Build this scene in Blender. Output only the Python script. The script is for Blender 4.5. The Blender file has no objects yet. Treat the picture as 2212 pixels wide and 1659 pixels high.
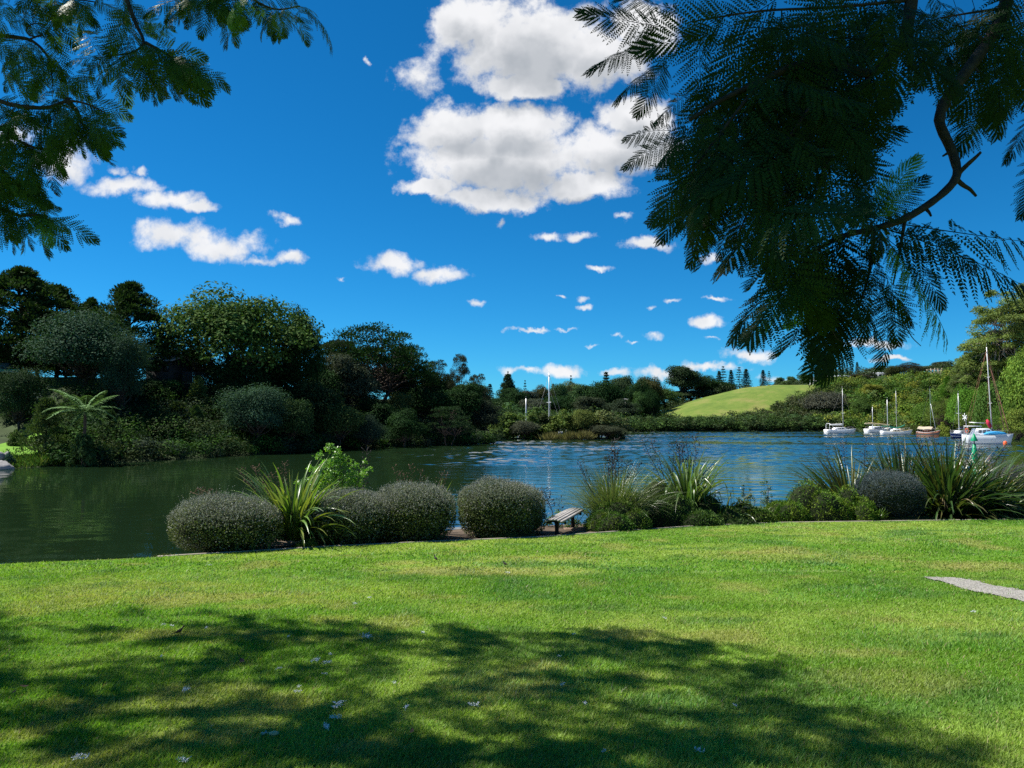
import bpy, math, random
import numpy as np
from mathutils import Matrix, Vector

# ------------------------------------------------------------------ camera, sky, sun
sc = bpy.context.scene
COL = sc.collection
EYE, FPX, PITCH = 3.7, 769.0, math.atan(35/769)
cam = bpy.data.cameras.new('camera'); camo = bpy.data.objects.new('camera', cam); COL.objects.link(camo)
cam.sensor_width = 36.0; cam.lens = 36*FPX/1024; cam.clip_start = .1; cam.clip_end = 9000
camo.location = (0, 0, EYE); camo.rotation_euler = (math.pi/2+PITCH, 0, 0)
sc.camera = camo
sc.view_settings.view_transform = 'Standard'; sc.view_settings.look = 'None'
sc.view_settings.exposure = 0.85; sc.view_settings.gamma = 1.0
sc.cycles.use_denoising = False
sc.cycles.max_bounces = 7; sc.cycles.diffuse_bounces = 3; sc.cycles.glossy_bounces = 3
sc.cycles.transmission_bounces = 3; sc.cycles.transparent_max_bounces = 6
sc.cycles.sample_clamp_indirect = 6.0

SUN_EL = math.radians(56); SUN_AZ = math.radians(-72)          # clockwise from +Y (view direction)
SUN = np.array([math.sin(SUN_AZ)*math.cos(SUN_EL), math.cos(SUN_AZ)*math.cos(SUN_EL), math.sin(SUN_EL)])
sl = bpy.data.lights.new('sun', 'SUN'); sl.energy = 5.0; sl.angle = math.radians(.53); sl.color = (1, .955, .87)
slo = bpy.data.objects.new('sun', sl); COL.objects.link(slo)
slo.rotation_euler = Vector(SUN).to_track_quat('Z', 'Y').to_euler(); slo.location = (-30, 20, 60)

CT, ST = math.cos(PITCH), math.sin(PITCH)
def ray(px, py):
    a, b = (px-512)/FPX, (384-py)/FPX
    return np.array([a, CT-b*ST, ST+b*CT])
def W(px, py, d):                       # the point seen at pixel (1024x768) at forward distance d
    r = ray(px, py); return np.array([0, 0, EYE]) + r*(d/r[1])
def UV(px, py):
    r = ray(px, py); return r[0]/r[1], r[2]/r[1]
LZ0, LSL = 2.1, .045
def G(px, py):                          # the point of the sloping lawn seen at a pixel
    r = ray(px, py); t = (LZ0-EYE)/(r[2]+LSL*r[1]); return np.array([0, 0, EYE])+r*t

# sky: Sky Texture with cumulus built from noise in direction space (x/y, z/y)
CLOUDS = [  # px,py,rx,ry in a 2212-wide picture of the sky
 (1150,100,215,110,1),(1010,50,90,80,1),(1290,120,130,95,1),(1130,185,110,36,1),(1380,60,90,80,1),
 (905,170,52,42,0),(1090,345,250,88,1),(985,275,130,58,1),(1120,275,130,62,1),(1330,320,150,66,1),(1360,255,80,55,1),(1395,330,72,46,1),(1410,270,60,60,1),(930,405,85,24,1),(1060,430,120,34,1),(1250,400,120,36,1),
 (140,350,72,50,0),(25,290,66,28,0),(260,402,85,24,0),(350,430,95,23,0),(425,440,50,14,0),(245,368,22,14,0),(300,370,18,10,0),
 (395,510,110,40,0),(490,535,105,34,0),(565,562,55,17,0),(315,492,26,22,0),(625,553,32,20,0),
 (625,478,42,18,0),(860,570,72,25,0),(945,590,62,18,0),(1030,653,28,9,0),(743,600,18,6,0),
 (1180,512,32,13,0),(1240,508,45,13,0),(1390,530,57,15,0),(1340,465,20,9,0),(1300,578,34,8,0),(1530,555,32,14,0),(1088,478,12,12,0),
 (1140,713,40,6,0),(1212,711,25,4,0),(1260,640,18,8,0),(1265,662,24,6,0),(1205,632,12,5,0),(1322,733,18,6,0),(1420,733,23,11,0),
 (1408,665,12,6,0),(1455,648,25,6,0),(1550,647,32,7,0),(1535,698,38,16,0),(1273,750,20,5,0),(1365,747,18,4,0),(1545,738,14,5,0),
 (1130,800,46,12,0),(1212,796,52,15,0),(1330,805,26,8,0),(1610,768,66,15,0),(1430,807,60,14,0),(1525,795,62,10,0),(1890,745,72,12,0),(1930,775,46,8,0),(1700,817,70,9,0),(795,140,9,10,0)]
wd = bpy.data.worlds.new('World'); sc.world = wd; wd.use_nodes = True
def build_sky(nt):
    N, Lk = nt.nodes, nt.links
    N.clear()
    def nd(t, **kw):
        n = N.new(t)
        for k, v in kw.items(): setattr(n, k, v)
        return n
    def val(n, i, v):
        if hasattr(v, 'is_output'): Lk.new(v, n.inputs[i])
        else: n.inputs[i].default_value = v
    def M(op, a, b=None, c=None, clamp=False):
        n = nd('ShaderNodeMath', operation=op); n.use_clamp = clamp
        val(n, 0, a)
        if b is not None: val(n, 1, b)
        if c is not None: val(n, 2, c)
        return n.outputs[0]
    def V(op, a, b=None, c=None):
        n = nd('ShaderNodeVectorMath', operation=op); val(n, 0, a)
        if b is not None: val(n, 1, b)
        if c is not None: val(n, 2, c)
        return n.outputs['Value'] if op == 'LENGTH' else n.outputs[0]
    def noise(vec, scale, detail, rough):
        n = nd('ShaderNodeTexNoise'); n.noise_dimensions = '2D'
        Lk.new(vec, n.inputs['Vector']); n.inputs['Scale'].default_value = scale
        n.inputs['Detail'].default_value = detail; n.inputs['Roughness'].default_value = rough
        return n
    def ramp(x, a, b):
        n = nd('ShaderNodeMapRange', interpolation_type='SMOOTHSTEP'); Lk.new(x, n.inputs[0])
        n.inputs[1].default_value = a; n.inputs[2].default_value = b
        return n.outputs[0]
    sky = nd('ShaderNodeTexSky', sky_type='NISHITA'); sky.sun_disc = False
    sky.sun_elevation = SUN_EL; sky.sun_rotation = SUN_AZ
    sky.altitude = 0; sky.air_density = SKY_AIR; sky.dust_density = .05; sky.ozone_density = SKY_OZ
    hs = nd('ShaderNodeHueSaturation'); hs.inputs['Saturation'].default_value = SKY_SAT; hs.inputs['Hue'].default_value = SKY_HUE
    hs.inputs['Value'].default_value = SKY_VAL
    tint = nd('ShaderNodeMix', data_type='RGBA', blend_type='MULTIPLY'); tint.inputs[0].default_value = 1; tint.inputs[7].default_value = (.30, .89, 1.22, 1)
    Lk.new(sky.outputs[0], tint.inputs[6]); Lk.new(tint.outputs[2], hs.inputs['Color'])
    tc = nd('ShaderNodeTexCoord'); sx = nd('ShaderNodeSeparateXYZ'); Lk.new(tc.outputs['Generated'], sx.inputs[0])
    y = M('MAXIMUM', M('ABSOLUTE', sx.outputs[1]), .02)  # clouds mirrored behind the camera too, added out of view for extra ambient light
    cb = nd('ShaderNodeCombineXYZ')
    Lk.new(M('DIVIDE', sx.outputs[0], y), cb.inputs[0]); Lk.new(M('DIVIDE', sx.outputs[2], y), cb.inputs[1])
    p0 = cb.outputs[0]
    w1 = noise(p0, 11, 2, .5); w2 = noise(p0, 38, 4, .6)
    p = V('MULTIPLY_ADD', V('SUBTRACT', w1.outputs['Color'], (.5, .5, .5)), (.034, .022, 0), p0)
    p = V('MULTIPLY_ADD', V('SUBTRACT', w2.outputs['Color'], (.5, .5, .5)), (.024, .018, 0), p)
    def field(vec, items):
        acc = None
        for (cx, cy, rx, ry, big) in items:
            u, v = UV(cx*.4629, cy*.4629); iu, iv = 1/(rx*.4629/FPX), 1/(ry*.4629/FPX)
            l = V('LENGTH', V('MULTIPLY_ADD', vec, (iu, iv, 0), (-u*iu, -v*iv, 0)))
            acc = l if acc is None else M('MINIMUM', acc, l)
        return M('SUBTRACT', 1.0, acc)
    big = [c for c in CLOUDS if c[4]]; sml = [c for c in CLOUDS if not c[4] and c[2] > 31]; tiny = [c for c in CLOUDS if not c[4] and c[2] <= 31]
    fB, fS, fT = field(p, big), field(p, sml), field(p, tiny)
    fb = noise(p0, 26, 9, .62).outputs[0]
    fb1 = noise(p0, 17, 3, .5).outputs[0]; fb2 = noise(V('ADD', p0, (-.012, .018, 0)), 17, 3, .5).outputs[0]
    nz = M('MULTIPLY', M('SUBTRACT', fb, .5), 2.1)
    dB = ramp(M('MULTIPLY_ADD', fB, 1.8, nz), -.16, .74); dS = ramp(M('MULTIPLY_ADD', fS, 1.25, M('MULTIPLY', nz, 1.15)), -.18, .98)
    dT = M('MULTIPLY', ramp(M('MULTIPLY_ADD', fT, 1.2, M('MULTIPLY', nz, 1.4)), -.1, 1.25), .85)
    dens = M('MAXIMUM', M('MAXIMUM', dB, dS), dT)
    # self-shading of the big clouds: their thick middles and bases
    fbig = field(V('ADD', p, (-.006, .026, 0)), big)
    thick = ramp(M('MULTIPLY_ADD', M('SUBTRACT', noise(p0, 13, 4, .55).outputs[0], .5), .8, fbig), .12, .85)
    rel = ramp(M('SUBTRACT', fb2, fb1), -.12, .2)
    small_base = ramp(field(V('ADD', p, (-.003, .012, 0)), sml), .25, 1.0)
    shade = M('ADD', M('MULTIPLY', thick, .62), M('MULTIPLY', rel, .16))
    shade = M('ADD', shade, M('MULTIPLY', small_base, .10), clamp=True)
    mc = nd('ShaderNodeMix', data_type='RGBA'); Lk.new(shade, mc.inputs[0])
    mc.inputs[6].default_value = (*[c*CLOUD_V for c in (.99, .99, 1.0)], 1); mc.inputs[7].default_value = (*[c*CLOUD_V for c in (.33, .37, .415)], 1)
    alpha = M('MULTIPLY', M('MULTIPLY', dens, .96), ramp(M('ABSOLUTE', sx.outputs[1]), .04, .16))
    mx = nd('ShaderNodeMix', data_type='RGBA'); Lk.new(alpha, mx.inputs[0])
    Lk.new(hs.outputs[0], mx.inputs[6]); Lk.new(mc.outputs[2], mx.inputs[7])
    bg = nd('ShaderNodeBackground'); bg.inputs[1].default_value = SKY_STR
    Lk.new(mx.outputs[2], bg.inputs[0])
    o = nd('ShaderNodeOutputWorld'); Lk.new(bg.outputs[0], o.inputs[0])
SKY_STR, SKY_AIR, SKY_OZ, SKY_SAT, SKY_HUE, SKY_VAL, CLOUD_V = .058, .75, 3.0, 1.06, .5, 1.0, 9.2
build_sky(wd.node_tree)

# ------------------------------------------------------------------ helpers
rs = np.random.RandomState
def nrm(a): return a/np.maximum(np.linalg.norm(a, axis=-1, keepdims=True), 1e-9)
def smooth(t): t = np.clip(t, 0, 1); return t*t*(3-2*t)
def vnoise(x, y, seed=0):
    xi, yi = np.floor(x).astype(np.int64), np.floor(y).astype(np.int64)
    fx, fy = x-xi, y-yi
    def h(a, b):
        n = (a*374761393+b*668265263+seed*1442695041) & 0x7fffffff
        n = ((n ^ (n >> 13))*1274126177) & 0x7fffffff
        return ((n ^ (n >> 16)) & 0xffff)/65535.0
    sx, sy = fx*fx*(3-2*fx), fy*fy*(3-2*fy)
    return (h(xi, yi)*(1-sx)+h(xi+1, yi)*sx)*(1-sy)+(h(xi, yi+1)*(1-sx)+h(xi+1, yi+1)*sx)*sy
def fbm(x, y, seed=0, o=4):
    s, a, t = 0, .5, 0
    for i in range(o): s = s+a*vnoise(x*2**i, y*2**i, seed+i); t += a; a *= .5
    return s/t

class MB:
    """collects quads / polygons with a colour per vertex and links them as one mesh object"""
    def __init__(s): s.v = []; s.l = []; s.n = []; s.c = []; s.k = 0
    def add(s, verts, faces, col=(1, 1, 1)):
        verts = np.asarray(verts, float); faces = np.asarray(faces, int)
        s.v.append(verts); s.l.append((faces+s.k).ravel()); s.n.append(np.full(len(faces), faces.shape[1]))
        c = np.asarray(col, float)
        s.c.append(np.broadcast_to(c, (len(verts), 3)) if c.ndim == 1 else c)
        s.k += len(verts); return s
    def quads(s, q, col):               # q (N,4,3), col (N,3) or (3,)
        N = len(q); c = np.asarray(col, float)
        c = np.repeat(c, 4, 0) if c.ndim == 2 else c
        return s.add(q.reshape(-1, 3), np.arange(N*4).reshape(-1, 4), c)
    def tris(s, q, col):
        N = len(q); c = np.asarray(col, float)
        c = np.repeat(c, 3, 0) if c.ndim == 2 else c
        return s.add(q.reshape(-1, 3), np.arange(N*3).reshape(-1, 3), c)
    def tube(s, pts, r, n=6, col=(1, 1, 1), cap=True):
        pts = np.asarray(pts, float); m = len(pts); r = np.broadcast_to(np.asarray(r, float), (m,))
        t = nrm(np.gradient(pts, axis=0))
        ref = np.array([0, 0, 1.]) if abs(t[:, 2]).mean() < .8 else np.array([1., 0, 0])
        a = nrm(np.cross(t, ref)); b = np.cross(t, a)
        th = np.arange(n)*2*math.pi/n
        ring = pts[:, None]+r[:, None, None]*(np.cos(th)[None, :, None]*a[:, None]+np.sin(th)[None, :, None]*b[:, None])
        f = []
        for i in range(m-1):
            for j in range(n):
                f.append((i*n+j, i*n+(j+1) % n, (i+1)*n+(j+1) % n, (i+1)*n+j))
        s.add(ring.reshape(-1, 3), f, col)
        if cap:
            k = s.k-m*n
            for base, rev in ((k, True), (k+(m-1)*n, False)):
                idx = list(range(base, base+n)); idx = idx[::-1] if rev else idx
                s.l.append(np.array(idx)); s.n.append(np.array([n]))
        return s
    def box(s, lo, hi, col=(1, 1, 1), M=None):
        x0, y0, z0 = lo; x1, y1, z1 = hi
        v = np.array([(x0, y0, z0), (x1, y0, z0), (x1, y1, z0), (x0, y1, z0), (x0, y0, z1), (x1, y0, z1), (x1, y1, z1), (x0, y1, z1)], float)
        if M is not None: v = v @ np.array(M)[:3, :3].T+np.array(M)[:3, 3]
        return s.add(v, [(0, 3, 2, 1), (4, 5, 6, 7), (0, 1, 5, 4), (1, 2, 6, 5), (2, 3, 7, 6), (3, 0, 4, 7)], col)
    def grid(s, P, col=(1, 1, 1)):       # P (a,b,3)
        a, b = P.shape[:2]; i = np.arange(a*b).reshape(a, b)
        f = np.stack([i[:-1, :-1], i[1:, :-1], i[1:, 1:], i[:-1, 1:]], -1).reshape(-1, 4)
        c = np.asarray(col, float)
        return s.add(P.reshape(-1, 3), f, c.reshape(-1, 3) if c.ndim == 3 else c)
    def loft(s, rings, col=(1, 1, 1), cap=True):  # rings (m,n,3) closed loops
        rings = np.asarray(rings, float); m, n = rings.shape[:2]; k = s.k
        f = [(i*n+j, i*n+(j+1) % n, (i+1)*n+(j+1) % n, (i+1)*n+j) for i in range(m-1) for j in range(n)]
        s.add(rings.reshape(-1, 3), f, col)
        if cap:
            s.l.append(np.arange(k, k+n)[::-1]); s.n.append(np.array([n]))
            s.l.append(np.arange(k+(m-1)*n, k+m*n)); s.n.append(np.array([n]))
        return s
    def mesh(s, name, mat=None, shade=False):
        me = bpy.data.meshes.new(name)
        v = np.concatenate(s.v); l = np.concatenate(s.l); n = np.concatenate(s.n); c = np.concatenate(s.c)
        me.vertices.add(len(v)); me.vertices.foreach_set('co', v.astype(np.float32).ravel())
        me.loops.add(len(l)); me.loops.foreach_set('vertex_index', l.astype(np.int32))
        me.polygons.add(len(n)); st = np.concatenate([[0], np.cumsum(n)[:-1]])
        me.polygons.foreach_set('loop_start', st.astype(np.int32)); me.polygons.foreach_set('loop_total', n.astype(np.int32))
        if shade: me.polygons.foreach_set('use_smooth', np.ones(len(n), bool))
        at = me.attributes.new('tint', 'FLOAT_COLOR', 'POINT')
        at.data.foreach_set('color', np.concatenate([c, np.ones((len(c), 1))], 1).astype(np.float32).ravel())
        me.update(calc_edges=True)
        if mat: me.materials.append(mat)
        return me
    def build(s, name, mat, parent=None, shade=False, color=None):
        return put(name, s.mesh(name, mat, shade), parent, color)
def put(name, me, parent=None, color=None):
    o = bpy.data.objects.new(name, me); COL.objects.link(o)
    if parent: o.parent = parent
    if color is not None: o.color = (*color, 1)
    return o
def tag(o, label=None, cat=None, group=None, kind=None):
    if label: o['label'] = label
    if cat: o['category'] = cat
    if group: o['group'] = group
    if kind: o['kind'] = kind
    return o
def thing(name, label, cat, loc=(0, 0, 0), rz=0, group=None, scale=None):
    o = bpy.data.objects.new(name, None); COL.objects.link(o); o.empty_display_size = .3
    o.location = tuple(float(v) for v in loc); o.rotation_euler = (0, 0, rz)
    if scale is not None: o.scale = scale
    return tag(o, label, cat, group)
def copy_thing(src, label=None):
    r = src.copy(); COL.objects.link(r)
    for ch in src.children:
        c = ch.copy(); COL.objects.link(c); c.parent = r
        for g in ch.children:
            d = g.copy(); COL.objects.link(d); d.parent = c
    if label: r['label'] = label
    return r

# ------------------------------------------------------------------ materials
def newmat(name):
    m = bpy.data.materials.new(name); m.use_nodes = True; nt = m.node_tree
    return m, nt, nt.nodes['Principled BSDF'], nt.nodes['Material Output']
def link(nt, a, b): nt.links.new(a, b)
def tex(nt, scale, detail=4, rough=.6, coord='Object', vec=None):
    n = nt.nodes.new('ShaderNodeTexNoise'); n.inputs['Scale'].default_value = scale
    n.inputs['Detail'].default_value = detail; n.inputs['Roughness'].default_value = rough
    if vec is None:
        tc = nt.nodes.new('ShaderNodeTexCoord'); vec = tc.outputs[coord]
    nt.links.new(vec, n.inputs['Vector']); return n
def cramp(nt, fac, stops):
    r = nt.nodes.new('ShaderNodeValToRGB'); nt.links.new(fac, r.inputs[0])
    e = r.color_ramp.elements
    while len(e) < len(stops): e.new(.5)
    for el, (p, c) in zip(e, stops): el.position = p; el.color = (*c, 1)
    return r.outputs[0]
def bump(nt, h, bsdf, strength=.4, dist=.02):
    b = nt.nodes.new('ShaderNodeBump'); b.inputs['Strength'].default_value = strength; b.inputs['Distance'].default_value = dist
    nt.links.new(h, b.inputs['Height']); nt.links.new(b.outputs[0], bsdf.inputs['Normal']); return b
def mulcol(nt, a, b):
    m = nt.nodes.new('ShaderNodeMix'); m.data_type = 'RGBA'; m.blend_type = 'MULTIPLY'; m.inputs[0].default_value = 1
    for i, s in ((6, a), (7, b)):
        if hasattr(s, 'is_output'): nt.links.new(s, m.inputs[i])
        else: m.inputs[i].default_value = (*s, 1)
    return m.outputs[2]
def leafmat(name, trans=.18, rough=.75, spec=.05):
    m, nt, p, out = newmat(name)
    a = nt.nodes.new('ShaderNodeAttribute'); a.attribute_name = 'tint'
    oi = nt.nodes.new('ShaderNodeObjectInfo')
    c = mulcol(nt, a.outputs['Color'], oi.outputs['Color'])
    p.inputs['Roughness'].default_value = rough; p.inputs['Specular IOR Level'].default_value = spec
    link(nt, c, p.inputs['Base Color'])
    tr = nt.nodes.new('ShaderNodeBsdfTranslucent')
    link(nt, mulcol(nt, c, (1.25, 1.35, .55)), tr.inputs[0])
    mx = nt.nodes.new('ShaderNodeMixShader'); mx.inputs[0].default_value = trans
    link(nt, p.outputs[0], mx.inputs[1]); link(nt, tr.outputs[0], mx.inputs[2]); link(nt, mx.outputs[0], out.inputs[0])
    return m
def plain(name, col, rough=.5, spec=.5, metal=0, var=.12, scale=6, bmp=0):
    m, nt, p, out = newmat(name)
    n = tex(nt, scale, 5)
    lo = tuple(c*(1-var) for c in col); hi = tuple(min(1, c*(1+var)) for c in col)
    link(nt, cramp(nt, n.outputs[0], [(.3, lo), (.7, hi)]), p.inputs['Base Color'])
    p.inputs['Roughness'].default_value = rough; p.inputs['Specular IOR Level'].default_value = spec; p.inputs['Metallic'].default_value = metal
    if bmp: bump(nt, tex(nt, scale*4, 5).outputs[0], p, .5, bmp)
    return m
LEAF = leafmat('leaf'); LEAFT = leafmat('thin_leaf', .42, .4, .4); LEAFD = leafmat('dense_leaf', .15, .65, .15)
BARK = plain('bark', (.075, .055, .042), .9, .2, var=.4, scale=8, bmp=.02)
PALEBARK = plain('pale_bark', (.22, .19, .15), .9, .2, var=.35, scale=5, bmp=.02)
DARKWOOD = plain('dark_wood', (.022, .019, .018), .85, .2, var=.3, scale=10, bmp=.004)
TWIG = plain('twig', (.020, .026, .012), .95, .1, var=.4, scale=30)
WHITE = plain('white_gelcoat', (.80, .81, .82), .3, .5, var=.05, scale=1.2)
ALU = plain('aluminium', (.62, .63, .64), .4, .5, .4, var=.1, scale=3)
GLASS = plain('dark_glass', (.02, .03, .04), .08, .6, var=.1)
def simple(name, col, rough=.6, var=.12, scale=4): return plain(name, col, rough, .35, 0, var, scale)

# ------------------------------------------------------------------ leaf cards
def leaves(P, T, Nn, ln, wd_):
    T = nrm(T); S = nrm(np.cross(Nn, T)); ln = np.asarray(ln)[:, None]; w = np.asarray(wd_)[:, None]
    mid = P+T*ln*.5
    return np.stack([P, mid-S*w*.5, P+T*ln, mid+S*w*.5], 1)
def randdir(r, n): return nrm(r.normal(size=(n, 3)))
def clump(mb, r, C, R, n, size, col, up=.35, spray=0., asp=.6, shell=.5, jit=.18, hue=.12):
    d = randdir(r, n); d[:, 2] = np.where(d[:, 2] < -.35, -d[:, 2], d[:, 2])
    f = shell+(1-shell)*r.rand(n)**.6
    P = C+d*np.asarray(R)*f[:, None]
    Nn = nrm(d+np.array([0, 0, up])+.55*r.normal(size=(n, 3)))
    if spray > 0:
        T = nrm(d*.8+np.array([0, 0, spray])+.45*r.normal(size=(n, 3)))
    else:
        T = np.cross(Nn, randdir(r, n))
    sz = size*(.65+.7*r.rand(n))
    b = (1+jit*r.normal(size=(n, 1))).clip(.5, 1.6); y = hue*r.normal(size=(n, 1))
    c = np.asarray(col)*b*np.concatenate([1+y, 1+y*.35, 1-y*.5], 1)
    mb.quads(leaves(P, T, Nn, sz, sz*asp), c.clip(.002, 1.5))
def limb(mb, r, a, b, r0, r1, n=5, k=5, wob=.06, sag=0.):
    t = np.linspace(0, 1, k)[:, None]; L = np.linalg.norm(b-a)
    p = a+(b-a)*t+np.concatenate([np.zeros((1, 3)), r.normal(size=(k-2, 3))*wob*L, np.zeros((1, 3))])
    p[:, 2] += sag*L*(4*t*(1-t))[:, 0]
    mb.tube(p, np.linspace(r0, r1, k), n); return p

# ------------------------------------------------------------------ terrain and water
RIVER = np.array([(-260, -60), (-120, 10), (-95, 30), (-60, 46), (-45, 53), (-38, 57), (-33, 66), (-28.8, 77), (-24, 88), (-20, 98), (-9, 111), (-2, 117),
 (-7, 135), (-14, 150), (-14, 172), (10, 186), (28, 190), (37, 226), (60, 232), (85, 231), (107, 226), (114, 214), (118, 200), (119, 180), (122, 150), (126, 120), (130, 60), (140, -60)], float)
def seg_dist(x, y, poly):
    d = np.full(x.shape, 1e9); inside = np.zeros(x.shape, bool)
    for (ax, ay), (bx, by) in zip(poly, np.roll(poly, -1, 0)):
        ex, ey = bx-ax, by-ay
        t = np.clip(((x-ax)*ex+(y-ay)*ey)/(ex*ex+ey*ey), 0, 1)
        d = np.minimum(d, np.hypot(x-ax-t*ex, y-ay-t*ey))
        c = (ay > y) != (by > y)
        inside ^= c & (x < ex*(y-ay)/(ey if ey else 1e-9)+ax)
    return np.where(inside, -d, d)      # >0 on land
CREST_U = [-.9, -.1, -.06, .0, .15, .18, .198, .242, .30, .345, .40, .46, .55, .62, .75, 1.2]
CREST_H = [8, 8, 6, 5, 5, 5.2, 6.5, 11.0, 15.2, 16.4, 16.2, 15.5, 17, 20, 25, 25]
def land(x, y):
    x = np.asarray(x, float); y = np.asarray(y, float)
    s = seg_dist(x, y, RIVER); u = x/np.maximum(y, 5)
    ch = np.interp(u, CREST_U, CREST_H)
    left = smooth((-.02-u)/.05)
    run = 70*(1-left)+24*left
    h = ch*smooth((s-1.5)/run)+6.5*smooth((s-85)/45)*smooth((u-.36)/.06)
    k = 1-.72*smooth((-.585-u)/.05)*(1-smooth((s-18)/12))
    h = h*(1-left)+h*k*left
    h = h+np.clip(s, -8, 2.2)*.28+.35*(fbm(x*.15, y*.15, 3)-.5)*smooth(s/5)
    return h
def lz(x, y): return float(land(np.array([x]), np.array([y]))[0])

soil = plain('bank_soil', (.035, .055, .018), .95, .2, var=.5, scale=.25, bmp=.1)
hillgrass, nt_, p_, o_ = newmat('pasture')
_n = tex(nt_, .10, 9, .72); link(nt_, cramp(nt_, _n.outputs[0], [(.32, (.07, .12, .02)), (.5, (.118, .17, .028)), (.66, (.19, .185, .055))]), p_.inputs['Base Color'])
p_.inputs['Roughness'].default_value = .9; p_.inputs['Specular IOR Level'].default_value = .15; bump(nt_, tex(nt_, .5, 6).outputs[0], p_, .6, .5)
def axis(a, b, step, far0, far1):
    core = np.arange(a, b+step, step)
    return np.concatenate([np.linspace(far0, a-step*3, 14), core, np.linspace(b+step*3, far1, 14)])
gx = axis(-110, 260, 2.5, -1500, 1800); gy = axis(20, 400, 2.5, -500, 2500)
X, Y = np.meshgrid(gx, gy, indexing='ij'); Z = land(X, Y)
Z = Z + (np.clip(np.hypot(X, Y)-500, 0, 1500)*.004)
ii = np.arange(X.size).reshape(X.shape)
F = np.stack([ii[:-1, :-1], ii[1:, :-1], ii[1:, 1:], ii[:-1, 1:]], -1).reshape(-1, 4)
cx, cy = X.ravel()[F].mean(1), Y.ravel()[F].mean(1); S_ = seg_dist(cx, cy, RIVER); U_ = cx/np.maximum(cy, 5)
hill = (U_ > .185) & (U_ < .425) & (S_ > 8) & (cy > 120) & (cy < 420)
patch = (U_ < -.60) & (S_ > .8) & (S_ < 12) & (cy > 40) & (cy < 100)
PV = np.stack([X.ravel(), Y.ravel(), Z.ravel()], 1)
for nm, msk, mt in (('hill', hill, hillgrass), ('bank_lawn', patch, None), ('terrain', ~(hill | patch), soil)):
    f = F[msk]; uq, inv = np.unique(f, return_inverse=True)
    if mt is None:
        mt = plain('bank_grass', (.12, .26, .02), .9, .2, var=.25, scale=.8, bmp=.05)
    tag(MB().add(PV[uq], inv.reshape(-1, 4)).build(nm, mt, shade=True), kind='structure')
tag(MB().box((-4500, -4500, -4.5), (4500, 4500, -4)).build('ground', soil), kind='structure')

WAVE = .031
wm, nt_, p_, o_ = newmat('water')
p_.inputs['Base Color'].default_value = (.009, .022, .008, 1); p_.inputs['Roughness'].default_value = .04; p_.inputs['IOR'].default_value = 6.0
p_.inputs['Specular IOR Level'].default_value = .5
tc = nt_.nodes.new('ShaderNodeTexCoord')
mp = nt_.nodes.new('ShaderNodeMapping'); mp.inputs['Scale'].default_value = (.8, 1.25, 1); mp.inputs['Rotation'].default_value = (0, 0, .25); link(nt_, tc.outputs['Object'], mp.inputs[0])
na = tex(nt_, 2.6, 3, .5, vec=mp.outputs[0]); nb = tex(nt_, .75, 2, .5, vec=mp.outputs[0])
mp2 = nt_.nodes.new('ShaderNodeMapping'); mp2.inputs['Scale'].default_value = (.012, .05, 1); mp2.inputs['Rotation'].default_value = (0, 0, -.12); link(nt_, tc.outputs['Object'], mp2.inputs[0])
nc = tex(nt_, 1.0, 4, .6, vec=mp2.outputs[0])
mr = nt_.nodes.new('ShaderNodeMapRange'); link(nt_, nc.outputs[0], mr.inputs[0])
mr.inputs[1].default_value = .40; mr.inputs[2].default_value = .58; mr.inputs[3].default_value = .12; mr.inputs[4].default_value = 1.0
# open water is ruffled, the lee of the left bank lies calm
sp = nt_.nodes.new('ShaderNodeSeparateXYZ'); link(nt_, tc.outputs['Object'], sp.inputs[0])
lee = nt_.nodes.new('ShaderNodeMath'); lee.operation = 'MULTIPLY_ADD'; link(nt_, sp.outputs[1], lee.inputs[0]); lee.inputs[1].default_value = .20; link(nt_, sp.outputs[0], lee.inputs[2])
lr = nt_.nodes.new('ShaderNodeMapRange'); lr.interpolation_type = 'SMOOTHSTEP'; link(nt_, lee.outputs[0], lr.inputs[0]); lr.inputs[1].default_value = -4; lr.inputs[2].default_value = 9; lr.inputs[3].default_value = .30; lr.inputs[4].default_value = 2.6
m0 = nt_.nodes.new('ShaderNodeMath'); m0.operation = 'MULTIPLY'; link(nt_, mr.outputs[0], m0.inputs[0]); link(nt_, lr.outputs[0], m0.inputs[1]); mr = m0
ad = nt_.nodes.new('ShaderNodeMath'); ad.operation = 'MULTIPLY_ADD'; link(nt_, nb.outputs[0], ad.inputs[0]); ad.inputs[1].default_value = 1.6; link(nt_, na.outputs[0], ad.inputs[2])
ml = nt_.nodes.new('ShaderNodeMath'); ml.operation = 'MULTIPLY'; link(nt_, ad.outputs[0], ml.inputs[0]); link(nt_, mr.outputs[0], ml.inputs[1])
bump(nt_, ml.outputs[0], p_, 1.0, .008)
# real wavelets on the near reach; flat sheets beyond
wx, wy = np.arange(-66, 126.1, .3), np.arange(9, 236.1, .3)
wX, wY = np.meshgrid(wx, wy, indexing='ij'); wZ = np.zeros_like(wX); r = rs(12)
for k in range(26):
    lam = .95*2.6**r.rand(); a = math.radians(250)+r.normal()*.55; kk = 2*math.pi/lam
    wZ += np.sin(kk*(math.cos(a)*wX+math.sin(a)*wY)+r.rand()*6.28+1.2*np.sin(wX*.11+k)+1.2*np.sin(wY*.13+2*k))*lam
wZ *= WAVE/26**.5
q1 = fbm(wX*.014+3, wY*.06+.25*wX*.014, 14, 4); q2 = fbm(wX*.1, wY*.16, 15, 3)
ruf = (.16+.84*smooth((q1-.36)/.14))*(.45+.9*smooth((q2-.3)/.4))*(.22+.78*smooth((wX+.20*wY+6)/14))
edge = np.minimum.reduce([wX-wx[0], wx[-1]-wX, wY-wy[0], wy[-1]-wY])
wZ *= ruf*(.6+.4*smooth((wY-55)/55))*smooth(edge/3)
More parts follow.
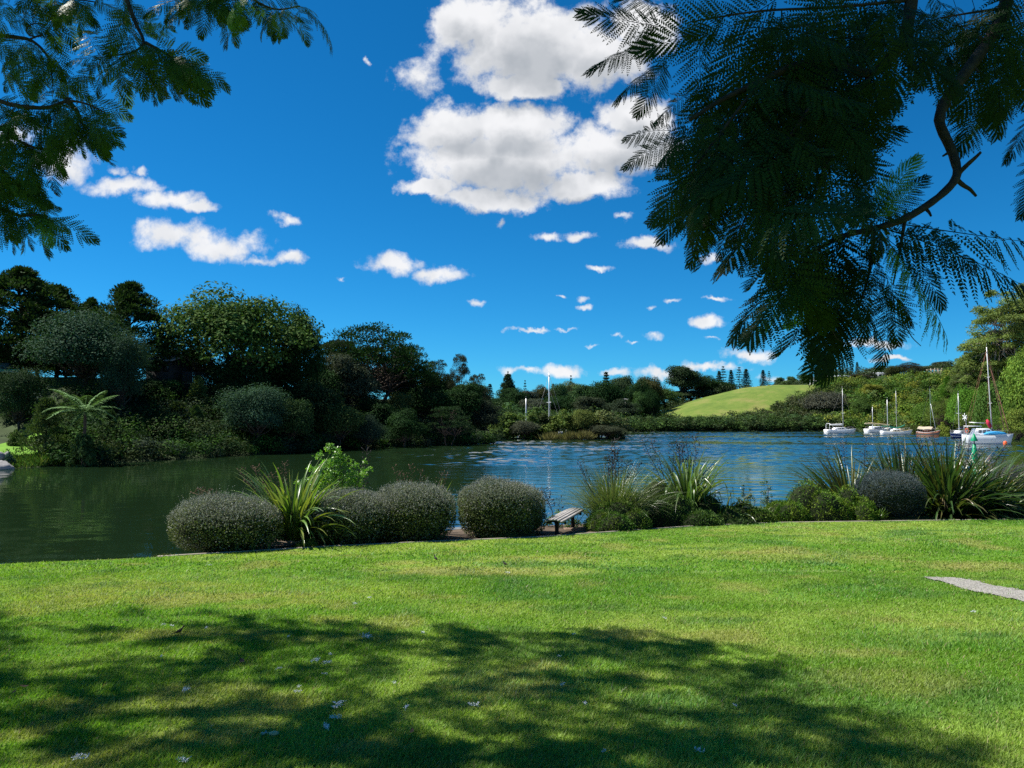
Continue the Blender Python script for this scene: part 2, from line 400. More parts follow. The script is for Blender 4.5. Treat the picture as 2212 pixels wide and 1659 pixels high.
mbw = MB().grid(np.stack([wX, wY, wZ], -1))
x0, x1, y0, y1 = wx[0], wx[-1], wy[0], wy[-1]
for (a, b, c, d) in ((-1500, x0, -300, 1500), (x1, 1500, -300, 1500), (x0, x1, -300, y0), (x0, x1, y1, 1500)):
    mbw.add([(a, c, 0), (b, c, 0), (b, d, 0), (a, d, 0)], [(0, 1, 2, 3)])
tag(mbw.build('water', wm, shade=True), kind='structure')

# ------------------------------------------------------------------ the near lawn, its kerb, the planted bank
EDGE_PX = [(0, 564), (70, 561), (139, 558), (160, 557), (240, 552.2), (326, 547), (440, 541.5), (536, 537.6), (600, 533), (690, 526.6), (779, 522.8), (870, 521.6), (960, 520.3), (1024, 519.5)]
EP = np.array([G(*p)[:2] for p in EDGE_PX])
EP = np.vstack([[(-40, 7.0), (-16, 10.0)], EP, [(18, 21.5), (45, 26)]])
def edge_y(x): return np.interp(x, EP[:, 0], EP[:, 1])
def lawn_z(x, y):
    x = np.asarray(x, float); y = np.asarray(y, float)
    return LZ0-LSL*np.clip(y, -40, 30)+.05*(fbm(x*.5, y*.5, 11, 3)-.5)*smooth((edge_y(x)-y)/1.5)
def lpt(px, py):
    g = G(px, py); return np.array([g[0], g[1], float(lawn_z(g[0], g[1]))])
def lawn_col(x, y):
    a = fbm(x*.33, y*.55, 21, 4); b = fbm(x*1.1+9, y*1.6, 31, 4); c = fbm(x*5, y*5, 41, 3)
    gr = np.array([.122, .245, .020]); lt = np.array([.215, .315, .048]); dry = np.array([.310, .275, .095]); dk = np.array([.080, .180, .030])
    t1 = smooth((a-.42)/.22)[..., None]; t2 = (smooth((b-.61)/.14)*.45)[..., None]; t3 = (smooth((.44-b)/.15)*.7)[..., None]
    col = gr*(1-t1)+lt*t1; col = col*(1-t3)+dk*t3; col = col*(1-t2)+dry*t2
    for (px, py, rx, ry, k) in ((480, 571, 110, 5, .75), (200, 633, 60, 5, .4), (640, 640, 60, 5, .4), (395, 622, 30, 10, .6), (520, 560, 90, 4, .25), (130, 590, 120, 10, .35), (60, 605, 60, 12, .5), (980, 566, 80, 6, .7), (800, 556, 120, 8, .35), (345, 640, 60, 5, .5), (375, 750, 60, 12, .6), (540, 665, 30, 6, .7), (25, 736, 30, 8, .6), (900, 680, 90, 20, .45), (160, 600, 20, 3, .5), (75, 712, 16, 5, .7)):
        g0 = G(px, py); gx_ = G(px+rx, py); gy_ = G(px, py+ry)
        dd = ((x-g0[0])/(gx_[0]-g0[0]))**2+((y-g0[1])/(g0[1]-gy_[1]))**2
        w = (.72*k*smooth(1.25-dd+1.6*(c-.5)))[..., None]; col = col*(1-w)+dry*w
    # a pale mown line across the lawn and greener bands beside it
    g0 = G(440, 575.5); l = np.exp(-((y-g0[1]-.05*(x-g0[0])-.12*np.sin(x*.6))/.07)**2)*smooth((b-.47)/.1)*(np.abs(x-g0[0]-1) < 4.5)
    col = col*(1-.55*l[..., None])+np.array([.30, .34, .14])*.55*l[..., None]
    return col*(.82+.36*c)[..., None]
PATHC = np.array([G(*p)[:2] for p in [(928, 577.6), (952, 577.4), (972, 579.6), (990, 585.2), (1024, 592), (1130, 618), (1400, 690), (1420, 760), (1130, 640), (1024, 603.8), (990, 595.5), (960, 587), (940, 580.5)]])
lawnm, nt_, p_, o_ = newmat('lawn')
a_ = nt_.nodes.new('ShaderNodeAttribute'); a_.attribute_name = 'tint'
f1 = tex(nt_, 28, 6, .75); mcol = mulcol(nt_, a_.outputs['Color'], cramp(nt_, f1.outputs[0], [(.28, (.45, .5, .4)), (.5, (.9, .9, .85)), (.75, (1.25, 1.2, 1.1))]))
link(nt_, mcol, p_.inputs['Base Color']); p_.inputs['Roughness'].default_value = .9; p_.inputs['Specular IOR Level'].default_value = .1
bump(nt_, tex(nt_, 45, 6, .8).outputs[0], p_, .9, .03)
xs = np.concatenate([np.linspace(-40, -14, 40), np.arange(-13.9, 16, .11), np.linspace(16.2, 45, 40)])
ts = np.concatenate([np.linspace(-1.6, .05, 24), np.linspace(.06, 1, 150)])
XX = xs[:, None]+0*ts[None]; YY = edge_y(XX)*np.maximum(ts[None], 0)+25*np.minimum(ts[None], 0)
tag(MB().grid(np.stack([XX, YY, lawn_z(XX, YY)], -1)[:, ::1], lawn_col(XX, YY)).build('lawn', lawnm, shade=True), kind='structure')

gravel, nt_, p_, o_ = newmat('gravel')
vo = nt_.nodes.new('ShaderNodeTexVoronoi'); vo.inputs['Scale'].default_value = 55
tc = nt_.nodes.new('ShaderNodeTexCoord'); link(nt_, tc.outputs['Object'], vo.inputs['Vector'])
link(nt_, mulcol(nt_, cramp(nt_, vo.outputs['Color'], [(0, (.20, .19, .165)), (.5, (.29, .275, .245)), (1, (.38, .365, .33))]), cramp(nt_, tex(nt_, 3, 5).outputs[0], [(.3, (.7, .7, .68)), (.7, (1, 1, 1))])), p_.inputs['Base Color'])
p_.inputs['Roughness'].default_value = .9; bump(nt_, vo.outputs['Distance'], p_, .8, .012)
r = rs(5); pmb = MB()
gxp = np.arange(PATHC[:, 0].min()-.3, PATHC[:, 0].max()+.3, .05); gyp = np.arange(PATHC[:, 1].min()-.3, PATHC[:, 1].max()+.3, .05)
A_, B_ = np.meshgrid(gxp, gyp, indexing='ij')
def in_path(x, y): return seg_dist(x, y, PATHC)+.26*(fbm(x*5, y*5, 8, 5)-.5) < 0
msk = in_path(A_[:-1, :-1]+.025, B_[:-1, :-1]+.025); ii = np.arange(A_.size).reshape(A_.shape)
F = np.stack([ii[:-1, :-1], ii[1:, :-1], ii[1:, 1:], ii[:-1, 1:]], -1)[msk]
PV = np.stack([A_.ravel(), B_.ravel(), lawn_z(A_.ravel(), B_.ravel())+.012], 1)
uq, inv = np.unique(F, return_inverse=True)
pmb.add(PV[uq], inv.reshape(-1, 4))
q = PV[uq][r.randint(0, len(uq), 2600)]; q = q+np.stack([r.uniform(-.03, .03, len(q)), r.uniform(-.03, .03, len(q)), 0*q[:, 0]], 1)
for p in q[:1500]:
    a, h = r.uniform(.006, .014), r.uniform(.005, .011); t = r.rand()*6.3
    e = [p+np.array([a*math.cos(t+k*1.57), a*r.uniform(.6, 1)*math.sin(t+k*1.57), 0]) for k in range(4)]+[p+np.array([0, 0, h])]
    pmb.add(e, [(0, 1, 4), (1, 2, 4), (2, 3, 4), (3, 0, 4)])
tag(pmb.build('path', gravel), kind='structure')

def bank_w(x): return np.interp(x, [-30, -5.45, -4.9, 30], [.18, .18, 2.6, 2.9])
def bed_z(x, y):
    off = y-edge_y(x); w = bank_w(x)
    z = LZ0-LSL*np.clip(y, -40, 30)-.04+.07*(fbm(x*1.3, y*1.3, 77, 4)-.5)
    return z-smooth((off-w)/1.9)*3.2
def bpt(x, y): return np.array([x, y, float(bed_z(np.array(x), np.array(y)))])
bedm = plain('bed_soil', (.085, .062, .042), .95, .2, var=.5, scale=3, bmp=.03)
offs = np.concatenate([[-.12, 0, .1, .2, .3], np.arange(.45, 6, .2)])
xs2 = np.concatenate([np.linspace(-40, -9, 30), np.arange(-8.8, 16, .2), np.linspace(16.3, 45, 30)])
XX = xs2[:, None]+0*offs[None]; YY = edge_y(XX)+offs[None]
tag(MB().grid(np.stack([XX, YY, bed_z(XX, YY)], -1)).build('garden_bed', bedm, shade=True), kind='structure')
kx = np.concatenate([np.arange(-5.5, 16, .25), np.linspace(16.3, 30, 12)]); ky = edge_y(kx)
tg = nrm(np.stack([np.gradient(kx), np.gradient(ky)], 1)); nn = np.stack([-tg[:, 1], tg[:, 0]], 1)
kz = LZ0-LSL*ky
rg = np.stack([np.stack([kx+nn[:, 0]*o, ky+nn[:, 1]*o, kz+h], 1) for o, h in ((.02, -.15), (.02, .006), (.035, .014), (.062, .014), (.075, .006), (.075, -.15))], 1)
kerbm = plain('kerb_concrete', (.27, .24, .19), .85, .3, var=.3, scale=2.5, bmp=.006)
tag(MB().loft(rg).build('kerb', kerbm), kind='structure')

# mown grass blades: one mass
def grass_mass():
    r = rs(17); q, c = [], []
    for (y0, y1, dens, w, h) in ((1.6, 4.5, 10000, .0040, .024), (4.5, 7, 6500, .0048, .022), (7, 10.5, 3600, .0060, .022), (10.5, 20, 1100, .011, .022)):
        x0, x1 = -.70*y1-2.2, .70*y1+2.6; n = int((x1-x0)*(y1-y0)*dens)
        x = r.uniform(x0, x1, n); y = r.uniform(y0, y1, n)
        k = (x > -.69*y-2.0) & (x < .69*y+2.4) & (y < edge_y(x)-.02); x, y = x[k], y[k]
        k = ~in_path(x, y) | (r.rand(len(x)) < .035); x, y = x[k], y[k]
        n = len(x); hh = h*(.5+.9*r.rand(n))*(.6+.9*fbm(x*1.7, y*1.7, 51, 3))
        coarse = (fbm(x*.8+3, y*.9, 61, 3) > .60) & (r.rand(n) < .4); hh = np.where(coarse, hh*1.35, hh)
        th = r.rand(n)*6.283; ln = hh*r.uniform(.25, 1.3, n); th2 = r.normal(.6, 1.3, n)
        b = np.stack([x, y, lawn_z(x, y)-.003], 1); wv = np.stack([np.cos(th), np.sin(th), 0*th], 1)*(w*(.7+.6*r.rand(n)))[:, None]
        tip = b+np.stack([np.cos(th2)*ln, np.sin(th2)*ln, hh], 1)
        q.append(np.stack([b-wv, b+wv, tip], 1))
        cc = lawn_col(x, y)*(.75+.7*r.rand(n))[:, None]
        straw = r.rand(n) < .05; cc[straw] = np.array([.33, .29, .13])*(.6+.5*r.rand(straw.sum()))[:, None]
        cc[coarse] = cc[coarse]*np.array([.8, .98, 1.2])
        c.append(cc)
    return MB().tris(np.concatenate(q), np.concatenate(c))
GRASSM = leafmat('grass_blade', .38, .55, .25)
tag(grass_mass().build('grass', GRASSM), 'short mown grass covering the lawn in front of the planted bank', 'grass', kind='stuff')

# ------------------------------------------------------------------ tree kinds (crown and trunk meshes, nominal size w x h)
def kind_broad(seed, w=16., h=13., z0=.06, K=92, n=270, leaf=.36, open_=.0, lob=.165, flat=.7):
    r = rs(seed); mb, tb = MB(), MB(); cz, rz = h*(z0+1)/2, h*(1-z0)/2
    d = randdir(r, K); d[:, 2] = np.where(d[:, 2] < -.55, -d[:, 2], d[:, 2])
    cr = w*lob*(.6+.7*r.rand(K)); f = (.45+.55*r.rand(K)**.6)
    lump = .58+.72*vnoise(d[:, 0]*3.1+5+seed, d[:, 1]*3.1+d[:, 2]*3.1+7, seed)
    ext = np.array([w/2, w/2, rz])*.9*(1-lob*.8)
    C = d*ext*(f*lump)[:, None]+np.array([0, 0, cz])
    for i in range(K):
        t = .8+.4*r.rand()
        clump(mb, r, C[i], np.array([1, 1, flat])*cr[i], int(n*(cr[i]/(w*lob))**1.6), leaf, np.array([1, 1, 1])*t, up=.6, shell=.40)
    top = np.array([.3*r.normal(), .3*r.normal(), h*(z0+.18)])
    limb(tb, r, np.zeros(3)-[0, 0, .4], top, w*.028, w*.02, 8, 6, .02)
    for i in r.permutation(K)[:26]: limb(tb, r, top, C[i], w*.011, w*.003, 5, 6, .05, -.05)
    return mb.mesh('crown', LEAF), tb.mesh('trunk', BARK), w, h
def kind_spray(seed, w=9., h=12., z0=.05, K=190, n=150, leaf=.36, cone=.6):      # totara / kanuka like: pointed sprays
    r = rs(seed); mb, tb = MB(), MB()
    for i in range(K):
        t = r.rand()**.8; z = h*(z0+(1-z0)*t*.95); rad = w/2*1.25*(1-t**(1.2+1.6*cone))*(.75+.4*r.rand()) if cone < .9 else w/2*(1-t)**.85*(.7+.45*r.rand())
        a = r.rand()*6.283; f = .25+.75*r.rand()**.5
        C = np.array([math.cos(a)*rad*f, math.sin(a)*rad*f, z]); cr = w*.14*(.6+.7*r.rand())*(1-.45*t)
        clump(mb, r, C, np.array([1.15, 1.15, .75])*cr, int(n*(.6+.5*r.rand())), leaf, np.ones(3)*(.78+.44*r.rand()), up=.3, spray=.5, asp=.34, shell=.15)
        if i % 3 == 0: limb(tb, r, np.array([0, 0, max(.3, z-rad*.5)]), C, w*.008, w*.003, 4, 4, .05)
    limb(tb, r, np.zeros(3)-[0, 0, .4], np.array([0, 0, h*.93]), w*.03, w*.006, 7, 7, .012)
    return mb.mesh('crown', LEAF), tb.mesh('trunk', BARK), w, h
def kind_layer(seed, w=12., h=12., z0=.30, K=105, n=220, leaf=.30, trunks=4):       # flat layered crown on bare leaning stems
    r = rs(seed); mb, tb = MB(), MB()
    for i in range(K):
        a = r.rand()*6.283; f = r.rand()**.5; x, y = math.cos(a)*f*w*.46, math.sin(a)*f*w*.46
        dome = math.sqrt(max(0, 1-f*f)); z = h*(z0+(1-z0)*(dome*.93-.55*r.rand()**2*dome))
        cr = w*.115*(.6+.7*r.rand()); C = np.array([x, y, z])
        clump(mb, r, C, np.array([1.25, 1.25, .5])*cr, int(n*(.5+.7*r.rand())), leaf, np.ones(3)*(.78+.44*r.rand()), up=.9, spray=.35, asp=.4, shell=.2)
        if i % 2 == 0:
            k = r.randint(trunks); b = np.array([math.cos(k*1.9+seed), math.sin(k*1.9+seed), 0])*w*.16+np.array([0, 0, h*z0*.9])
            limb(tb, r, b, C, w*.009, w*.003, 4, 5, .05)
    for k in range(trunks):
        b = np.array([math.cos(k*1.9+seed), math.sin(k*1.9+seed), 0])*w
        limb(tb, r, b*.05-[0, 0, .4], b*.16+np.array([0, 0, h*z0*.9]), w*.018, w*.011, 6, 6, .03)
    return mb.mesh('crown', LEAF), tb.mesh('trunk', BARK), w, h
def kind_conifer(seed, w=5., h=14., tiers=16, n=26, leaf=.55, gap=.0):
    r = rs(seed); mb, tb = MB(), MB()
    limb(tb, r, np.zeros(3)-[0, 0, .4], np.array([0, 0, h*.98]), w*.035, .03, 6, 5, .004)
    for i in range(tiers):
        t = i/(tiers-1); z = h*(.10+.87*t); L = w/2*(1-t)**.8*(.85+.3*r.rand())+.15
        m = 7 if gap else 9; a0 = r.rand()*6
        for k in range(m):
            a = a0+k*6.283/m+.2*r.normal(); Lk = L*(.7+.45*r.rand()); e = np.array([math.cos(a), math.sin(a), -.12+.35*t])
            tb.tube([np.array([0, 0, z]), np.array([0, 0, z])+e*Lk], [.05, .02], 3)
            u = r.rand(n)**.7; P = np.array([0, 0, z])+e*Lk*u[:, None]+r.normal(size=(n, 3))*np.array([.13, .13, .10])*L*(.35 if gap else .6)
            T = nrm(e*.7+r.normal(size=(n, 3))*.6); Nn = nrm(np.array([0, 0, 1])+r.normal(size=(n, 3))*.5)
            s = leaf*(.6+.6*r.rand(n)); mb.quads(leaves(P, T, Nn, s, s*.4), np.ones(3)*(.75+.5*r.rand(n))[:, None])
    return mb.mesh('crown', LEAF), tb.mesh('trunk', BARK), w, h
def kind_shrub(seed, w=6., h=4.5, K=46, n=150, leaf=.30, asp=.6, spray=0.):
    r = rs(seed); mb, tb = MB(), MB()
    for i in range(K):
        d = randdir(r, 1)[0]; d[2] = abs(d[2]); f = (.5+.5*r.rand()**.5)*(.8+.3*r.rand())
        cr = w*.14*(.6+.7*r.rand()); C = d*np.array([w/2-cr*.8, w/2-cr*.8, h-cr*.8])*f; C[2] = max(C[2], cr*.4)
        clump(mb, r, C, np.array([1, 1, .8])*cr, int(n*(.6+.6*r.rand())), leaf, np.ones(3)*(.8+.4*r.rand()), up=.5, shell=.3, asp=asp, spray=spray)
        if i % 4 == 0: limb(tb, r, np.zeros(3)-[0, 0, .2], C, w*.012, w*.004, 4, 4, .06)
    return mb.mesh('crown', LEAF), tb.mesh('trunk', BARK), w, h
def kind_gum(seed, w=20., h=30.):
    r = rs(seed); mb, tb = MB(), MB(); K = 190
    top = np.array([.5, 0, h*.42]); p = limb(tb, r, np.zeros(3)-[0, 0, .5], top, w*.03, w*.02, 8, 7, .02)
    bs = [top+np.array([math.cos(a), math.sin(a), 0])*w*.2*(.5+r.rand())+np.array([0, 0, h*(.08+.3*r.rand())]) for a in np.arange(9)*.7]
    for b in bs: limb(tb, r, top*np.array([1, 1, .6+.4*r.rand()]), b, w*.012, w*.007, 6, 5, .06)
    for i in range(K):
        d = randdir(r, 1)[0]; f = .55+.45*r.rand()
        C = np.array([0, 0, h*.60])+d*np.array([w*.47, w*.47, h*.37])*f*(.75+.4*vnoise(np.array(d[0]*2.5+9), np.array(d[2]*2.5+9), seed))
        if C[2] < h*.2: C[2] = h*.2+r.rand()*h*.2
        cr = w*.085*(.6+.7*r.rand())
        clump(mb, r, C, np.array([1.25, 1.25, .7])*cr, int(300*(.6+.6*r.rand())), .44, np.ones(3)*(.75+.5*r.rand()), up=.4, shell=.3, asp=.42)
        if i % 2 == 0:
            b = bs[r.randint(len(bs))]; limb(tb, r, b, C, w*.005, w*.0018, 4, 5, .07)
    return mb.mesh('crown', LEAF), tb.mesh('trunk', PALEBARK), w, h
KINDS = {
 'oak': [kind_broad(1), kind_broad(2, K=85)],
 'round': [kind_broad(4, 10, 9, .12, 62, 330, .30, lob=.19), kind_broad(5, 10, 10, .1, 62, 320, .30, lob=.19), kind_broad(6, 11, 8, .1, 62, 320, .31, lob=.2)],
 'grey': [kind_broad(7, 14, 11, .06, 52, 620, .25, lob=.21, flat=.85), kind_broad(8, 13, 10, .05, 46, 620, .25, lob=.215, flat=.85)],
 'spray': [kind_spray(11), kind_spray(12, K=105)],
 'cone': [kind_spray(14, 6, 8, .04, 90, 110, .34, cone=1.), kind_spray(15, 7, 8, .04, 90, 110, .34, cone=1.)],
 'layer': [kind_layer(21), kind_layer(22, K=95), kind_layer(23, 9, 12, .35, 60, 180, .28, 2)],
 'conifer': [kind_conifer(31), kind_conifer(32, 4.4, 14, 15)],
 'norfolk': [kind_conifer(34, 5.0, 14, 12, 14, .5, gap=.3)],
 'shrub': [kind_shrub(41), kind_shrub(42, K=40), kind_shrub(43, asp=.35, spray=.5)],
 'gum': [kind_gum(51), kind_gum(52)],
}
NAME = {'oak': 'broadleaf_tree', 'round': 'round_tree', 'grey': 'broadleaf_tree', 'spray': 'evergreen_tree', 'cone': 'evergreen_shrub', 'layer': 'layered_tree', 'conifer': 'conifer_tree', 'norfolk': 'conifer_tree', 'shrub': 'shrub', 'gum': 'gum_tree'}
tr = rs(99)
def tree(kind, pxc, ptop, wpx, d, col, label, cat=None, group=None, v=0, zb=None, name=None, ky=1.0):
    P = W(pxc, ptop, d); z0 = lz(P[0], d)-.15 if zb is None else zb
    cm, tm, w, h = KINDS[kind][v % len(KINDS[kind])]
    s = wpx*d/FPX/w; H = max(1.2, P[2]-z0)/h
    t = thing(name or NAME[kind], label, cat or ('shrub' if kind in ('shrub', 'cone') else 'tree'), (P[0], d, z0), tr.rand()*6.28, group, (s, s*ky, H))
    put('crown', cm, t, col); put('trunk', tm, t)
    return t
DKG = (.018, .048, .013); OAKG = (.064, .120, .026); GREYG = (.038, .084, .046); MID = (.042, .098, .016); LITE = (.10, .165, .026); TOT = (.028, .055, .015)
OLIV = (.075, .12, .028); YEL = (.15, .185, .03); FARG = (.045, .092, .032); BLUEG = (.042, .075, .045); BROWNG = (.065, .070, .026); BRIGHT = (.085, .2, .022)
# left bank
tree('spray', 22, 266, 112, 88, TOT, 'tall dark evergreen with ragged spiky top at the left end of the bank', v=0)
tree('spray', -16, 282, 84, 84, TOT, 'dark evergreen cut by the left frame edge behind the lobed grey-green tree', v=1)
tree('spray', 58, 285, 78, 92, TOT, 'shorter spiky evergreen just right of the tallest one', v=1)
tree('spray', 92, 297, 50, 104, TOT, 'small dark treetop peeping between two spiky evergreens', v=0)
tree('spray', 131, 281, 92, 92, TOT, 'pyramid-shaped dark evergreen behind the lobed grey-green tree', v=0)
tree('oak', 236, 291, 152, 96, OAKG, 'huge broad spreading tree with the widest crown on the left bank', v=0)
tree('oak', 300, 312, 54, 100, DKG, 'narrow dark tree squeezed between the huge spreading tree and the layered pine-like trees', v=1)
tree('grey', 82, 312, 116, 80, GREYG, 'lobed grey-green rounded tree standing above the tree fern', v=0)
tree('grey', 122, 340, 50, 78, (.03, .066, .036), 'smaller grey-green lobe of foliage left of the hidden house', v=1)
tree('grey', 20, 372, 62, 74, (.03, .062, .024), 'low rounded dark green tree at the left edge below the spiky evergreens', v=1)
tree('cone', 47, 398, 58, 63, (.06, .095, .03), 'feathery bright-edged bush over the grass beside the rocks', v=1)
tree('layer', 372, 323, 112, 116, DKG, 'tall umbrella-shaped dark tree with sky showing between its stems', v=0)
tree('layer', 336, 336, 58, 112, (.032, .045, .028), 'leaning stem tree with thin layered crown left of the umbrella-shaped tree', v=2)
tree('layer', 408, 345, 62, 122, DKG, 'dark layered tree at the right shoulder of the umbrella-shaped tree', v=1)
tree('layer', 438, 357, 34, 126, (.035, .05, .03), 'small dark flat-topped tree right of the layered group', v=2)
tree('layer', 459, 350, 24, 124, (.05, .058, .035), 'thin sparse tree with a feathery tip rising above the bank', v=2, name='sparse_tree')
tree('layer', 478, 371, 26, 128, (.05, .058, .035), 'sparse leaning treetop at the right end of the left bank', v=2, name='sparse_tree')
tree('round', 350, 352, 60, 108, (.045, .06, .035), 'olive round tree in front of the stems of the umbrella-shaped tree', v=0)
tree('grey', 257, 389, 78, 84, GREYG, 'pale grey-green dome-shaped tree over the water below the fence', v=1)
tree('cone', 198, 376, 34, 88, (.085, .12, .035), 'yellow-green pointed young conifer in front of the fence', v=0)
tree('cone', 178, 402, 60, 80, (.045, .072, .026), 'feathery dark bush below the hidden house', v=1)
tree('cone', 220, 384, 44, 90, (.05, .08, .028), 'soft green pointed bush right of the yellow-green young conifer', v=1)
tree('round', 312, 384, 72, 95, (.035, .062, .022), 'broad dark green tree hanging over the water right of the pale dome', v=1)
tree('round', 340, 404, 46, 94, (.05, .085, .025), 'mid-green rounded tree at the water under the umbrella-shaped tree', v=2)
tree('round', 398, 392, 34, 112, (.085, .11, .035), 'pale yellow-green rounded bush in the dark middle of the bank', v=0)
tree('round', 372, 400, 60, 106, DKG, 'dark rounded tree left of the pale yellow-green bush', v=1)
tree('round', 428, 388, 66, 118, DKG, 'dark rounded tree under the layered crowns near the river bend', v=2)
tree('round', 462, 382, 60, 121, DKG, 'dark dense tree beneath the thin sparse tree', v=0)
tree('round', 486, 402, 36, 120, (.03, .045, .028), 'low dark tree at the very end of the left bank', v=1)
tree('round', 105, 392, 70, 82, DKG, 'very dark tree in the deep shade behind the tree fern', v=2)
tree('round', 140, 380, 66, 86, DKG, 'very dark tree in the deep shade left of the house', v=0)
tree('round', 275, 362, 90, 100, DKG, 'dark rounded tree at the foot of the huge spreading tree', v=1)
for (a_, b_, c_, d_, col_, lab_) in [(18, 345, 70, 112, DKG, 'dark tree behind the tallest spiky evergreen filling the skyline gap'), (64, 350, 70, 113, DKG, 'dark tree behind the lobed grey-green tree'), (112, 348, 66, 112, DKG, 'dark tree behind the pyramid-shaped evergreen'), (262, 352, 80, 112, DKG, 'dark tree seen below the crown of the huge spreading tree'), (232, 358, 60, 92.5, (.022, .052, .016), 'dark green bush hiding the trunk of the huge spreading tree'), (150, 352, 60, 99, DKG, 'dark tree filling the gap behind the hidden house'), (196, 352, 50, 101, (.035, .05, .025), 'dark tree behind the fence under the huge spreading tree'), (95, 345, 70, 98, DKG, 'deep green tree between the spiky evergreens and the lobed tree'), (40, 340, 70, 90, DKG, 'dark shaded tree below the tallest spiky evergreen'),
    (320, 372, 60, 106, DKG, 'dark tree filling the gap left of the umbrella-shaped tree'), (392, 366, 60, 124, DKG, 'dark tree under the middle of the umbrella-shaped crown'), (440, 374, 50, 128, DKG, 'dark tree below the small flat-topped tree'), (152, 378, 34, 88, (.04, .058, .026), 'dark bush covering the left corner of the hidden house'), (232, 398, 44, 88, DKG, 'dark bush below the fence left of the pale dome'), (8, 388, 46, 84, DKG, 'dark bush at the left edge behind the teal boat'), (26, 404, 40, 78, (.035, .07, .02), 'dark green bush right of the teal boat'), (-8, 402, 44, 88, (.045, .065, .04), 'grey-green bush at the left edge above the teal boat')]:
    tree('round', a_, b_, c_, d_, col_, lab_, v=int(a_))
tree('shrub', 214, 442, 30, 79, (.04, .058, .04), 'small grey-green shrub on the waterline below the pale dome', v=0)
tree('shrub', 161, 441, 14, 76, (.06, .10, .03), 'little fresh green shrub on the dark waterline', v=2)
tree('shrub', 18, 428, 22, 68, (.075, .12, .028), 'yellow-green low shrub beside the teal boat', v=1)
tree('shrub', 8, 456, 15, 58.5, (.045, .10, .07), 'low bluish-green plant on the rocks', v=1)
# dark leafy undergrowth all along the left bank: one mass
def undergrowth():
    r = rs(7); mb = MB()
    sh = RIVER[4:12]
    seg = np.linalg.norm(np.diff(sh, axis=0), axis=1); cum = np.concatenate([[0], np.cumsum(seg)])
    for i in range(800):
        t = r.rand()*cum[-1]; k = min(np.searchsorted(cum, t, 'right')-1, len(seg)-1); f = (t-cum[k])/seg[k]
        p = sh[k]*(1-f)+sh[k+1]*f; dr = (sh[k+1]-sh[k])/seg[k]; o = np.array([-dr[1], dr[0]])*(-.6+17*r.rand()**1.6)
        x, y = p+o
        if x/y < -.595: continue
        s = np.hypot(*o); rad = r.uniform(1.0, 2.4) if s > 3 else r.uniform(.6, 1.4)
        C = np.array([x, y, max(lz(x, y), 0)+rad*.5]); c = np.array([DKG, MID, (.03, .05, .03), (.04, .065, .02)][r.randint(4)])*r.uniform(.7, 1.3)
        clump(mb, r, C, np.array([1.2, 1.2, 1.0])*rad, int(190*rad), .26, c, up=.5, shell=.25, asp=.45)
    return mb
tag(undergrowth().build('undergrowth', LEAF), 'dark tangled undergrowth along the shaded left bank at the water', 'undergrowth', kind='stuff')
# reeds and weeds on the sunny corner of the left bank
def weeds():
    r = rs(8); mb = MB(); n = 5200
    px = r.uniform(6, 120, n)**1.0; d = np.interp(px, [0, 28, 66, 110, 150], [57.2, 58.6, 61.5, 66, 70])+r.uniform(0, 3.2, n)
    x = (px-512)/FPX*d; z = land(x, d); k = z > -.05; x, d, z, px = x[k], d[k], z[k], px[k]; n = len(x)
    hh = r.uniform(.2, .9, n)*np.where(px < 40, .6, 1.1); P = np.stack([x, d, z-.03], 1)
    T = np.stack([r.normal(size=n)*.4, r.normal(size=n)*.4, np.ones(n)], 1)
    c = np.where(r.rand(n, 1) < .3, [[.13, .17, .035]], [[.06, .13, .025]])*r.uniform(.6, 1.3, (n, 1))
    return mb.quads(leaves(P, T, randdir(r, n), hh, hh*.16), c)
tag(weeds().build('weeds', LEAF), 'bright green weeds and reeds on the sunny corner of the left bank', 'weeds', kind='stuff')
# mangrove point in the middle
MG = [(508, 408, 52, 142, (.085, .135, .028), 0, 'light green mangrove bush at the left end of the point'), (530, 405, 46, 145, (.075, .12, .03), 1, 'light green mangrove bush below the short bare pole'),
 (524, 421, 30, 139.5, (.075, .085, .055), 2, 'greyish twiggy bush in front of the light green mangroves'), (545, 409, 36, 144, (.05, .07, .025), 0, 'brownish-green mangrove bush left of the tall mast'),
 (562, 407, 44, 143, (.095, .14, .03), 1, 'brightest green mangrove bush right of the tall mast'), (582, 410, 32, 142, (.11, .14, .035), 2, 'yellowish mangrove bush in the middle of the point'),
 (600, 405, 46, 143, (.105, .13, .045), 0, 'tallest mangrove bush with a pale twiggy crown'), (618, 410, 36, 146, (.075, .095, .04), 1, 'olive mangrove bush at the right end of the point'),
 (606, 425, 36, 139.5, (.05, .06, .035), 2, 'low dark mangrove at the waterline of the point'), (497, 425, 22, 137, (.06, .10, .03), 1, 'low green mangrove touching the dark left bank')]
mud = MB(); ang = np.linspace(0, 2*math.pi, 33)[:-1]; cxm, cym = 7.5, 146.0
mud.loft([np.stack([cxm+np.cos(ang)*(15*k), cym+np.sin(ang)*(6.2*k), 0*ang+zz], 1) for k, zz in ((1.05, -1.), (1.0, -.05), (.9, .12), (.3, .2))])
tag(mud.build('mudflat', soil), kind='structure')
for (a, b, c, d, col, v, lab) in MG: tree('shrub' if v != 2 else 'round', a, b, c, d, col, lab, 'mangrove', 'mangroves on the point', v, zb=-.05, name='mangrove_bush')
rsd = rs(3)
